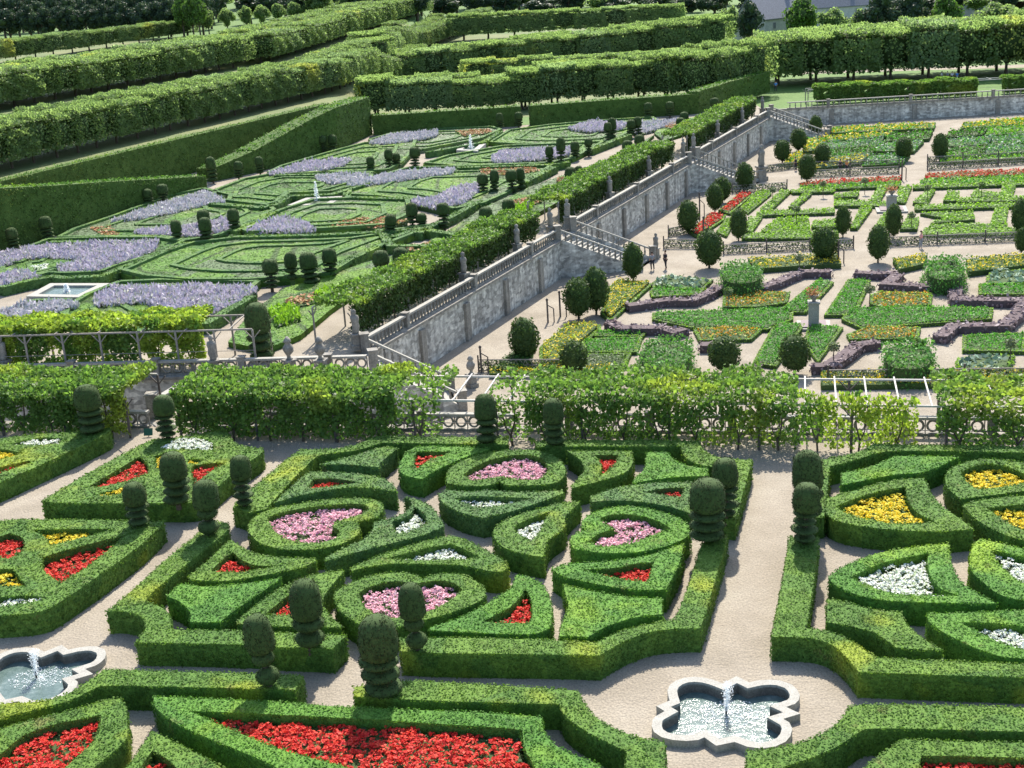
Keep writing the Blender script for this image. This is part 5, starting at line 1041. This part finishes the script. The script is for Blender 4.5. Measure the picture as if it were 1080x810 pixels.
# far square
GF = 'crop rows of the far square'
for i, (pl, m, t, l) in enumerate([([(852,146),(870,144),(865,157),(848,158)],'yellow','celery','yellow flowers in the far square near the stair'), ([(833,163),(845,160),(842,170),(829,171)],'yellow','celery','yellow flowers at the near corner of the far square'),
   ([(872,143),(940,138),(935,142),(870,148)],'celery','yellow','green and yellow row at the back of the far square'), ([(868,150),(930,145),(925,151),(866,157)],'cabbage','celery','bluish cabbage row in the far square'), ([(866,159),(925,153),(918,160),(862,167)],'celery','vinedark','dark green row in the far square'), ([(862,169),(915,162),(905,170),(858,176)],'cabbage','yellow','bluish row with yellow flowers in the far square'), ([(930,150),(972,148),(962,158),(925,158)],'celery','cabbage','green block left of the far central path'), ([(920,163),(958,161),(950,171),(912,173)],'celery','cabbage','green block at the near end of the far central path'), ([(940,141),(982,137),(978,145),(936,147)],'vinedark','celery','dark green block at the back left of the far central path'),
   ([(880,134),(940,131),(985,129),(983,134),(940,136),(878,139)],'celery','yellow','yellow flowering row under the far wall, left'), ([(1018,129),(1050,126),(1090,123),(1090,130),(1015,134)],'celery','yellow','yellow flowering row under the far wall, right'), ([(1005,137),(1040,134),(1035,141),(1000,143)],'vinedark','celery','dark green bush row right of the far central path'), ([(1045,134),(1090,132),(1090,139),(1042,141)],'celery','lettuce','green block under the far wall at the right edge'), ([(1000,146),(1045,143),(1040,151),(997,153)],'cabbage','celery','bluish block right of the far central path'), ([(1050,143),(1090,141),(1090,149),(1048,151)],'celery','cabbage','green block at the right edge of the far square'), ([(996,156),(1040,153),(1036,160),(994,163)],'vinedark','celery','dark patch right of the far central path'), ([(1045,153),(1090,151),(1090,158),(1042,160)],'cabbage','celery','bluish block at the right edge of the far square'), ([(994,164),(1090,160),(1090,165),(994,169)],'celery','lettuce','pale green row at the near edge of the far right square')]):
    K(l, pl, m, .6, False, two=t, lump=.25, grp=GF)
def fence(label, a, b, hgt=.9, z0=KZ):
    A, Bp = P(*a, z0), P(*b, z0); d = Bp-A; L = d.length; o = empty('trellis_fence', A, label=label, cat='fence', group='low trellis fences of the kitchen garden')
    mb = MB(); 
    for z in (.1, hgt*.55, hgt): mb.bar(Vector((0, 0, z)), d+Vector((0, 0, z)), .06, .07)
    mb.obj('rail', M['wood'], o)
    mb = MB(); n = int(L/.33)
    for i in range(n):
        t0 = d*(i/n); t1 = d*((i+1)/n); mb.bar(t0+Vector((0, 0, .1)), t1+Vector((0, 0, hgt)), .035); mb.bar(t1+Vector((0, 0, .1)), t0+Vector((0, 0, hgt)), .035)
    mb.obj('lattice', M['wood'], o)
    n = max(1, int(L/4))
    for i in range(n+1):
        mb = MB(); p = d*(i/n); mb.bar(p, p+Vector((0, 0, hgt+.35)), .11); mb.obj('post', M['iron'], o)
    # espaliered plants grown along it
    mb = MB(); k = int(L*95); t = rng.random(k); p = np.outer(t, np.array(d)); p[:, 2] = hgt*rng.random(k)*.9; p = p[wob(p+np.array(A), 1.9) > -2]; p[:, 1] += .12+.1*rng.normal(size=len(p)); Vc, Fc = cards(p, np.tile([0, -.6, .5], (len(p), 1)), .2, .8); mb.add(Vc, Fc)
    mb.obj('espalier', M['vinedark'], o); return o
for a, b, l in (((763, 268), (900, 262), 'low trellis fence left of the path crossing, front'), ((938, 260), (1090, 254), 'low trellis fence right of the path crossing, front'), ((845, 188), (948, 183), 'low trellis fence behind the maze, left'), ((978, 180), (1090, 173), 'low trellis fence behind the maze, right'), ((846, 178), (948, 176), 'low trellis fence at the near edge of the far square, left'), ((978, 173), (1090, 167), 'low trellis fence at the near edge of the far square, right'), ((505, 392), (600, 392), 'low trellis fence on the gravel near the first stair'), ((700, 262), (760, 262), 'low trellis fence near the middle stair'), ((772, 204), (830, 200), 'low trellis fence below the upper stair'), ((805, 182), (840, 178), 'low trellis fence beside the statue'), ((705, 250), (728, 246), 'short trellis fence at the foot of the middle stair'), ((873, 404), (1090, 402), 'trellis fence behind the bare rafters at the right')):
    fence(l, a, b)
def gatepost(px, yt, yb, l):
    p = P(px, yb, KZ); h = height_for(p, yt); mb = MB(); mb.bar((0, 0, 0), (0, 0, h), .14); mb.bar((0, 0, h*.8), (.5, 0, h*.62), .07); mb.bar((.5, 0, 0), (.5, 0, h*.62), .09); mb.lathe([(.09, 0), (.12, .08), (.02, .2)], 8, (0, 0, h)); mb.obj('trellis_post', M['iron'], loc=p, label=l, cat='post', group='dark trellis posts')
for a in ((508, 367, 393, 'dark trellis post by the near gravel path'), (578, 317, 340, 'dark trellis post left of the close pair of round trees'), (591, 309, 334, 'tall dark trellis post touching the near round tree of the pair'), (742, 230, 250, 'slim dark post near the near red flower bed'), (738, 205, 232, 'slim dark post left of the clipped tree by the red beds'), (884, 256, 278, 'slim dark post at the path crossing'), (951, 170, 190, 'slim dark post at the far path crossing')): gatepost(*a)
# stone pedestals with planted urns at the crossings
def pedestal(px, yt, yb, l, wd):
    p = P(px, yb, KZ); h = height_for(p, yt); o = empty('planted_pedestal', p, radians(-12), label=l, cat='pedestal', group='stone pedestals at the centre of the squares')
    mb = MB(); mb.box((0, 0, .1), (wd*3.2, wd*3.2, .2)); mb.obj('stone_surround', M['stonelt'], o); mb = MB(); mb.box((0, 0, .24), (wd*2.4, wd*2.4, .1)); mb.obj('dark_planting', M['purple'], o)
    mb = MB(); mb.box((0, 0, h*.36), (wd, wd, h*.6)); mb.box((0, 0, h*.68), (wd*1.2, wd*1.2, .12)); mb.obj('pedestal_block', M['stonelt'], o)
    mb = MB(); mb.lathe([(.15, 0), (.12, .1), (.3, .3), (.42, .5)], 14, (0, 0, h*.7)); mb.obj('bowl', M['stone'], o)
    mb = MB(); k = 160; pp = rng.normal(size=(k, 3))*np.array([.28, .28, .2])+np.array([0, 0, h*.7+.65]); Vc, Fc = cards(pp, rng.normal(size=(k, 3)), .18, .5, .8); mb.add(Vc, Fc); mb.obj('plants', M['rust'], o)
pedestal(858, 306, 345, 'stone pedestal with a small planted bowl at the centre of the near square', .78)
pedestal(940, 199, 222, 'stone pedestal with reddish flowers at the centre of the maze', 1.0)
# standard rose bushes
def rose():
    o = empty('standard_rose', (0, 0, 0)); mb = MB(); mb.tube([(0, 0, 0), (0, 0, 1.2)], [.035, .03], 6); mb.obj('stem', M['bark'], o)
    mb = MB(); k = 220; pp = rng.normal(size=(k, 3)); pp /= np.linalg.norm(pp, axis=1, keepdims=True); pp = pp*.38*rng.random((k, 1))**.4*np.array([1, 1, .8])+np.array([0, 0, 1.35]); Vc, Fc = cards(pp, rng.normal(size=(k, 3)), .15, .5, .8); mb.add(Vc, Fc); mb.obj('head', M['plantgrey'], o); return o
r0 = rose()
for i, (px, yb, l) in enumerate([(768, 327, 'standard rose in the left of the near square'), (843, 290, 'standard rose at the back of the left basil band'), (917, 325, 'standard rose right of the central path near the orange bed'), (1002, 297, 'standard rose beside the back right feathery mass'), (879, 388, 'standard rose among the front basil'), (968, 385, 'standard rose in front of the right feathery mass'), (815, 215, 'standard rose in the left of the maze'), (868, 208, 'standard rose at the back of the maze, left'), (912, 205, 'standard rose at the back of the maze, left of the urn'), (978, 213, 'standard rose at the back of the maze, right of the urn'), (961, 243, 'red headed standard rose in front of the maze'), (840, 236, 'dark headed standard rose in the left ring of the maze'), (1035, 210, 'standard rose at the back right of the maze'), (1065, 385, 'standard rose beside the near right cabbages')]):
    o = r0 if i == 0 else copy_tree(r0); o.location = P(px, yb, KZ); o.rotation_euler.z = i; o.scale = (1.15,)*3; tag(o, l, 'rose bush', 'standard roses of the kitchen garden')
# ------------------------------------------------------------------ trees
def shell_cards(mb, c, r, k, size, mi=1, tilt=.7, boxy=1., up=.25, zmin=None):
    v = rng.normal(size=(k, 3)); v /= np.linalg.norm(v, axis=1, keepdims=True)
    if boxy < 1: w_ = np.sign(v)*np.abs(v)**boxy; p0 = w_/np.max(np.abs(w_), axis=1, keepdims=True)**.0
    else: p0 = v
    p = p0*np.array(r)*(1-.25*rng.random((k, 1))**2); p += np.array(c)
    p += v*(.12*min(r)*wob(p, 1.7))[:, None]
    if zmin is not None: kk = p[:, 2] > zmin; p = p[kk]; v = v[kk]
    Vc, Fc = cards(p, v+np.array([0, 0, up]), size, tilt, .75); mb.add(Vc, Fc, mi)
def lime_tree(m, w_=4.6, dp=5.0, ht=5.6, k=4200, size=.26, zb=1.25):
    o = empty('lime_tree', (0, 0, 0)); mb = MB(); mb.tube([(0, 0, -.2), (.03, 0, .9), (0, .03, zb+.8)], [.17, .14, .12], 8)
    for a in range(4): mb.tube([(0, 0, zb-.2), (.5*cos(a*1.6), .5*sin(a*1.6), zb+.5), (1.1*cos(a*1.6), 1.1*sin(a*1.6), zb+1.6)], [.09, .06, .03], 6)
    mb.obj('trunk', M['bark'], o)
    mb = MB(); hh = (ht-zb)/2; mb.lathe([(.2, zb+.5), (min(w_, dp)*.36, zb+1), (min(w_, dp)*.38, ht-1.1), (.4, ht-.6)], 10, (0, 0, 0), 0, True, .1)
    n1 = int(k*.38); p = np.stack([(rng.random(n1)-.5)*w_, (rng.random(n1)-.5)*dp, np.full(n1, ht-.25)], 1); p[:, 2] += .22*wob(p, 1.5)+.09*rng.normal(size=n1)-.7*np.maximum(0, np.abs(p[:, 1])/(dp/2)-.72)
    Vc, Fc = cards(p, np.tile([0, .1, 1.], (n1, 1)), size, .45, .8); mb.add(Vc, Fc, 1)
    n3 = int(k*.3); p = np.stack([(rng.random(n3)-.5)*w_, (rng.random(n3)-.5)*dp*.97, np.full(n3, ht-.12)], 1); p[:, 2] += .22*wob(p, 1.5)+.3*rng.random(n3)-.7*np.maximum(0, np.abs(p[:, 1])/(dp/2)-.72)
    Vc, Fc = cards(p, np.tile([0, -1., .35], (n3, 1)), size*1.35, .7, .5, .4); mb.add(Vc, Fc, 1)
    for sg in (-1, 1):
        n2 = int(k*.26 if sg < 0 else k*.06); p = np.stack([(rng.random(n2)-.5)*w_, np.full(n2, sg*dp/2), zb+(ht-.7-zb)*rng.random(n2)], 1); p[:, 1] += sg*(.25*wob(p, 1.6)+.12*rng.normal(size=n2)-.5*np.maximum(0, 1-(p[:, 2]-zb))); Vc, Fc = cards(p, np.tile([0, sg*1., .05], (n2, 1)), size, .4, .8); mb.add(Vc, Fc, 1)
        n2 = int(k*.12); p = np.stack([np.full(n2, sg*w_/2), (rng.random(n2)-.5)*dp, zb+(ht-.7-zb)*rng.random(n2)], 1); p[:, 0] += .15*rng.normal(size=n2); Vc, Fc = cards(p, np.tile([sg*.8, 0, .5], (n2, 1)), size, .7, .7); mb.add(Vc, Fc, 1)
    n2 = int(k*.1); p = np.stack([(rng.random(n2)-.5)*w_, (rng.random(n2)-.5)*dp, zb+.2+.3*rng.random(n2)], 1); Vc, Fc = cards(p, np.tile([0, 0, -1.], (n2, 1)), size, .7, .7); mb.add(Vc, Fc, 1)
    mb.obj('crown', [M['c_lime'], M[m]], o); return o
LM = [lime_tree('lime') for _ in range(4)]+[lime_tree('limepale')]
uset = set()
def row(p0, p1, yt, sp, nd, gap, label, fn=None, ztree=None, wide=1., ztop=0.35, left=0., right=0.):
    a, b = ((fn or PT)(*p0), (fn or PT)(*p1)); ha = height_for(a, yt[0])+ztop; hb_ = height_for(b, yt[1])+ztop
    d = b-a; d.z = 0; L = d.length; u = d/L; v = Vector((-u.y, u.x, 0)); v = v if v.y*1+(-v.x)*0 > 0 else -v
    if left: a2 = a-u*left
    n = int((L+left+right)/sp); rz = atan2(u.y, u.x)
    for j in range(nd):
        for i in range(n+1):
            s = -left+i*sp; q = a+u*s+v*(j*gap+2.2*wide); 
            if fn: q.z = a.z
            else: q.z = LT(q.x, q.y)
            t = min(1, max(0, s/L)); H = ha+(hb_-ha)*t
            k = random.choice([0, 1, 2, 3, 0, 1, 2, 3, 4]); pr = LM[k]
            if k in uset: o = copy_tree(pr)
            else: o = pr; uset.add(k)
            o.location = q+Vector((rng.normal()*.15, rng.normal()*.15, 0)); o.rotation_euler.z = rz+(pi if random.random() < .5 else 0); hs = H/5.6*random.uniform(.95, 1.06)
            o.scale = (sp/4.6*1.2, wide*(gap/5. if nd > 1 else 1)*random.uniform(.96, 1.06), hs)
            tag(o, label[j] if isinstance(label, (list, tuple)) else label, 'lime tree', 'clipped lime trees in rows')
row((7, 183), (358, 98), (136, 66), 3.9, 2, 5., ['lime tree of the front row whose trunks show above the light hedge edge', 'lime tree of the second row right behind the front trunks'], left=16)
row((366, 96), (452, 71), (66, 49), 4.3, 2, 5.4, ['lime tree of the front row where it meets the crossing rows', 'lime tree of the second row where it meets the crossing rows'])
row((0, 117), (262, 70), (79, 40), 5.2, 2, 8.5, 'lime tree in the thick middle block of rows at the left', left=20)
row((286, 66), (452, 28), (37, 8), 6.4, 2, 9., 'lime tree of the thick block right of the small gap in the middle rows')
row((0, 68), (205, 38), (44, 22), 7., 1, 6.5, 'lime tree of the rearmost pale row below the dark wood', left=20)
row((380, 74), (470, 34), (52, 16), 6.2, 1, 5.5, 'lime tree of the narrow diagonal row in the top middle')
row((428, 57), (520, 26), (38, 8), 6.5, 1, 5.5, 'lime tree of the second narrow diagonal row in the top middle')
F0 = lambda x, y: P(x, y, 0)
row((398, 127), (552, 117), (88, 86), 4.8, 2, 4.8, ['lime tree of the short front block behind the far hedge', 'lime tree of the second line behind the short front block'], fn=F0)
row((560, 117), (768, 102), (76, 62), 4.8, 2, 4.8, ['lime tree of the long front block behind the far hedge', 'lime tree of the second line behind the long front block'], fn=F0)
row((505, 96), (735, 82), (66, 55), 5.6, 1, 5, 'lime tree of the thin greyish row between two darker rows', fn=F0)
row((400, 77), (775, 58), (47, 20), 6., 2, 6., ['lime tree of the long dark crossing row, front line', 'lime tree of the long dark crossing row, back line'])
row((488, 43), (730, 30), (18, 5), 7.5, 1, 6.2, 'lime tree of the rearmost crossing row at the top')
FF = lambda x, y: P(x, y, FZ)
row((822, 92), (1110, 79), (42, 20), 6.6, 2, 8, ['large lime tree of the meadow row whose trunks show above the far trellis', 'large lime tree behind the meadow row'], fn=FF, wide=1.3, right=20)
row((745, 108), (818, 94), (60, 46), 5.2, 2, 6., 'lime tree in the corner where the rows meet the far stair')
def big_tree(m, k=3000, R=4.5, H=10, size=.55, trunk=True, seed=0):
    o = empty('broadleaf_tree', (0, 0, 0)); mb = MB(); mb.tube([(0, 0, -.3), (.1, 0, H*.3), (0, .1, H*.6)], [.35, .28, .15], 8)
    for a in range(5): mb.tube([(0, 0, H*.25), (R*.35*cos(a*1.3), R*.35*sin(a*1.3), H*.45), (R*.6*cos(a*1.3), R*.6*sin(a*1.3), H*.62)], [.16, .1, .05], 6)
    mb.obj('trunk', M['bark'], o); mb = MB(); n = 22
    for i in range(n):
        v = rng.normal(size=3); v /= np.linalg.norm(v); rr = R*.72*random.random()**.5; c = v*np.array([rr, rr, H*.3*random.random()**.4])+np.array([0, 0, H*.62]); q = R*random.uniform(.28, .45)
        mb.lathe([(.1, -q*.5), (q*.6, -q*.2), (q*.6, q*.3), (.1, q*.55)], 7, tuple(c), 0, True, .1); shell_cards(mb, c, (q, q, q*.8), k//n, size, 1, .8)
    mb.obj('crown', [M['core'], M[m]], o); return o
BG = {m: [big_tree(m), big_tree(m)] for m in ('forest', 'bright', 'lime')}
ub = set()
def btree(px, yb, yt, wd, m, label, group, z=None, cat='tree'):
    p = PT(px, yb) if z is None else P(px, yb, z)
    H = height_for(p, yt); k = random.randint(0, 1); pr = BG[m][k]
    if (m, k) in ub: o = copy_tree(pr)
    else: o = pr; ub.add((m, k))
    R = wd*mscale(p)/2; o.location = p; o.scale = (R/4.6, R/4.6, H/9.9); o.rotation_euler.z = random.random()*6; tag(o, label, cat, group)
for j, (yb, hgt) in enumerate(((49, 34), (43, 40), (36, 42), (28, 40))):
    for i in range(15): x = -20+i*17+j*7+random.uniform(-4, 4); btree(x, yb-x*.055, yb-hgt-x*.05-random.uniform(0, 8), 34, 'forest', 'tree of the dark wood in the top left corner', 'trees of the dark wood')
for x in (195, 205, 212): btree(x, 40, -4, 24, 'bright', 'brighter green tree at the right end of the dark wood', 'trees of the dark wood')
for i, x in enumerate((221, 241, 261, 278, 294, 311, 329, 347, 364)):
    btree(x, 38-i*2.2, 9-i*1.6, 19, 'lime', 'small round tree in the line behind the middle rows', 'line of small round trees')
for j in range(3):
    for i in range(30): x = 225+i*31+random.uniform(-9, 9)+j*11; btree(x, 26-j*7-(x-225)*.012, -10-j*8+random.uniform(-6, 6), 44, random.choice(['forest', 'forest', 'lime']), 'distant tree at the top edge behind the lime rows', 'distant trees along the top edge')
for a in ((845, 52, -3, 44, 'bright', 'bright green tree beside the slate roof'), (875, 54, 8, 40, 'lime', 'mid green tree right of the bright one'), (925, 52, -6, 50, 'forest', 'broad dark tree behind the meadow limes'), (958, 50, -8, 52, 'forest', 'second broad dark tree behind the meadow limes'), (995, 48, -4, 38, 'bright', 'light green tree behind the meadow limes'), (1050, 45, 2, 52, 'lime', 'wide tree in the top right corner'), (790, 58, 2, 34, 'forest', 'dark tree left of the grey house gable'), (770, 54, 6, 26, 'lime', 'tree by the end of the crossing rows'), (908, 46, 8, 30, 'lime', 'small tree between the dark trees and the roof'), (1085, 48, 6, 40, 'bright', 'tree cut by the right edge behind the limes')):
    btree(*a, 'trees behind the meadow', z=FZ)
# ------------------------------------------------------------------ houses
def house(px, yb, w_m, d_m, hw, hr, rz, label, wall_m='plaster'):
    p = P(px, yb, 0); o = empty('house', p, rz, label=label, cat='house', group=None)
    mb = MB(); mb.box((0, 0, hw/2), (w_m, d_m, hw)); mb.add([(-w_m/2, -d_m/2, hw), (-w_m/2, d_m/2, hw), (-w_m/2, 0, hw+hr), (w_m/2, -d_m/2, hw), (w_m/2, d_m/2, hw), (w_m/2, 0, hw+hr)], [[0, 2, 1], [3, 4, 5]]); mb.obj('wall', M[wall_m], o)
    e = .4; mb = MB()
    for sg in (-1, 1): mb.add([(-w_m/2-e, sg*(d_m/2+e), hw-.2), (w_m/2+e, sg*(d_m/2+e), hw-.2), (w_m/2+e, 0, hw+hr+.15), (-w_m/2-e, 0, hw+hr+.15), (-w_m/2-e, sg*(d_m/2+e), hw-.4), (w_m/2+e, sg*(d_m/2+e), hw-.4), (w_m/2+e, 0, hw+hr-.1), (-w_m/2-e, 0, hw+hr-.1)], [[0, 1, 2, 3], [7, 6, 5, 4], [0, 4, 5, 1], [1, 5, 6, 2], [3, 7, 4, 0]])
    rf = mb.obj('roof', M['slate'], o); mb = MB(); mb.box((w_m*.3, 0, hw+hr+.5), (1, .8, 2.2)); mb.obj('chimney', M['plaster'], rf)
    for x in (-w_m*.3, 0, w_m*.3):
        for z in (hw*.3, hw*.72):
            mb = MB(); mb.box((x, -d_m/2-.03, z), (1.1, .12, 1.6)); f = mb.obj('window', M['woodpale'], o); mb = MB(); mb.box((x, -d_m/2-.1, z), (.9, .04, 1.4)); mb.obj('pane', M['slate'], f)
house(815, 46, 16, 10, 6.5, 5, radians(35), 'grey walled house with a steep slate roof behind the limes'); house(868, 30, 26, 10, 6, 5, radians(5), 'long slate roof further back behind the bright tree')
house(550, 16, 40, 12, 6, 4, radians(2), 'long pale building with a grey roof at the top edge'); house(1030, 16, 18, 10, 6, 5, radians(-8), 'house almost hidden behind the trees at the top right')
# light path on the meadow
def strip_sheet(name, pts, wd, z, m):
    c = [P(*p, z) for p in pts]; d = (c[-1]-c[0]).normalized(); v = Vector((-d.y, d.x, 0))*wd/2; sheet(name, [(p+v)[:2] for p in c]+[(p-v)[:2] for p in c[::-1]], z+.02, M['gravel'])
strip_sheet('meadow_path', [(840, 77), (960, 73), (1140, 68)], 6, FZ, 'gravel')
# ------------------------------------------------------------------ people
def person(p, h, shirt, legs, label, rz=0., arm=0., sit=False):
    o = empty('person', p, rz, label=label, cat='person'); s = h/1.75
    def skin(name, vs, es, rad, m):
        me = bpy.data.meshes.new(name); me.from_pydata([tuple(Vector(v)*s) for v in vs], es, []); ob = link(name, me, o); me.materials.append(M[m])
        md = ob.modifiers.new('skin', 'SKIN'); md.use_smooth_shade = True
        for i, r in enumerate(rad): me.skin_vertices[0].data[i].radius = (r*s, r*s*.85)
        me.skin_vertices[0].data[0].use_root = True; sb = ob.modifiers.new('sub', 'SUBSURF'); sb.levels = 1; sb.render_levels = 1; return ob
    def mk(name, *a): return skin(name, *a)
    me0 = bpy.data.meshes.new('x'); bpy.data.meshes.remove(me0)
    V = [(0, 0, .95), (0, 0, 1.2), (0, 0, 1.42), (0, .01, 1.52), (0, .02, 1.62), (0, .01, 1.72), (-.18, 0, 1.4), (-.26, .02+arm*.1, 1.15), (-.28, .1+arm*.3, .92), (.18, 0, 1.4), (.26, .02, 1.15), (.28, .08, .92), (-.1, 0, .9), (-.11, .04, .5), (-.11, -.02, .08), (-.11, .12, .04), (.1, 0, .9), (.12, -.06, .5), (.12, -.12, .08), (.12, .02, .04)]
    E_ = [(0, 1), (1, 2), (2, 3), (3, 4), (4, 5), (2, 6), (6, 7), (7, 8), (2, 9), (9, 10), (10, 11), (0, 12), (12, 13), (13, 14), (14, 15), (0, 16), (16, 17), (17, 18), (18, 19)]
    r = [.13, .12, .13, .05, .09, .08, .06, .045, .035, .06, .045, .035, .085, .06, .04, .035, .085, .06, .04, .035]
    import_ok = True
    def build(name, idx, grow, m):
        mp = {a: i for i, a in enumerate(idx)}; vs = [V[i] for i in idx]; es = [(mp[a], mp[b]) for a, b in E_ if a in mp and b in mp]
        me = bpy.data.meshes.new(name); me.from_pydata([tuple(Vector(v)*s) for v in vs], es, []); me.materials.append(M[m]); ob = link(name, me, o)
        md = ob.modifiers.new('skin', 'SKIN'); md.use_smooth_shade = True
        if not me.skin_vertices: bpy.context.view_layer.update()
        if me.skin_vertices:
            for k, i in enumerate(idx): me.skin_vertices[0].data[k].radius = ((r[i]+grow)*s,)*2
            me.skin_vertices[0].data[0].use_root = True
        sb = ob.modifiers.new('sub', 'SUBSURF'); sb.levels = 1; sb.render_levels = 1
    build('body', list(range(20)), 0, 'skin'); build('shirt', [0, 1, 2, 6, 7, 9, 10], .022, shirt); build('trousers', [0, 12, 13, 14, 16, 17, 18], .02, legs)
    mb = MB(); mb.lathe([(.02, 0), (.1*s, .03*s), (.105*s, .1*s), (.07*s, .17*s), (.01, .19*s)], 10, (0, -.02*s, 1.62*s)); mb.obj('hair', M['hair'], o); return o
for px, yb, z, h, sh, lg, l, rz in ((688, 285, KZ, 1.7, 'cloth_grey', 'cloth_dark', 'person in grey blue at the foot of the middle stair', .5), (702, 284, KZ, 1.75, 'cloth_dark', 'cloth_dark', 'person in dark clothes at the foot of the middle stair', 2), (839, 180, KZ, 1.75, 'cloth_dark', 'cloth_dark', 'person in black beside the yellow flowers of the far square', 1), (886, 182, KZ, 1.65, 'cloth_dark', 'cloth_dark', 'person in dark top at the near edge of the far square', 3), (893, 182, KZ, 1.6, 'cloth_orange', 'cloth_dark', 'person in orange at the near edge of the far square', 2), (971, 262, KZ, 1.65, 'cloth_pink', 'cloth_grey', 'person in pink walking right of the path crossing', 4),
   (993, 86, FZ, 1.75, 'cloth_white', 'cloth_grey', 'person in white at the left of the group under the limes', 1), (999, 86, FZ, 1.75, 'cloth_grey', 'cloth_dark', 'person in grey in the group under the limes', 2), (1004, 86, FZ, 1.7, 'cloth_white', 'cloth_dark', 'person in white and dark in the group under the limes', 3), (1009, 86, FZ, 1.7, 'cloth_blue', 'cloth_grey', 'person in blue in the group under the limes', 0), (818, 97, 0, 1.8, 'cloth_blue', 'cloth_dark', 'person in bright blue at the top of the long pergola', 0)):
    person(P(px, yb, z), h, sh, lg, l, rz)
# ------------------------------------------------------------------ signs
def sign(px, yb, w_, h_, m, z0, l, up=.15):
    p = P(px, yb, z0); o = empty('sign', p, label=l, cat='sign'); mb = MB(); V = [(-w_/2, 0, up), (w_/2, 0, up), (w_/2, h_*.5, up+h_*.85), (-w_/2, h_*.5, up+h_*.85)]; V += [(x, y+.03, z-.02) for x, y, z in V]; mb.add(V, [[0, 1, 2, 3], [7, 6, 5, 4], [0, 4, 5, 1], [1, 5, 6, 2], [2, 6, 7, 3], [3, 7, 4, 0]]); mb.obj('plate', M[m], o); mb = MB(); mb.bar((0, .14, 0), (0, .14, up+h_*.4), .05); mb.obj('stake', M['iron'], o)
sign(156.5, 461, .5, .42, 'signgreen', 0, 'small dark green sign plate standing on the gravel path', .1)
sign(274, 378, .62, .5, 'signpale', 0, 'pale green sign plate leaning before the tallest topiary', .45)

# drop prototypes that ended up unused
dead = [o for o in SC.objects if o.parent is None and o.type == 'EMPTY' and 'label' not in o]
for o in [c for r in dead for c in r.children_recursive]+dead: bpy.data.objects.remove(o)
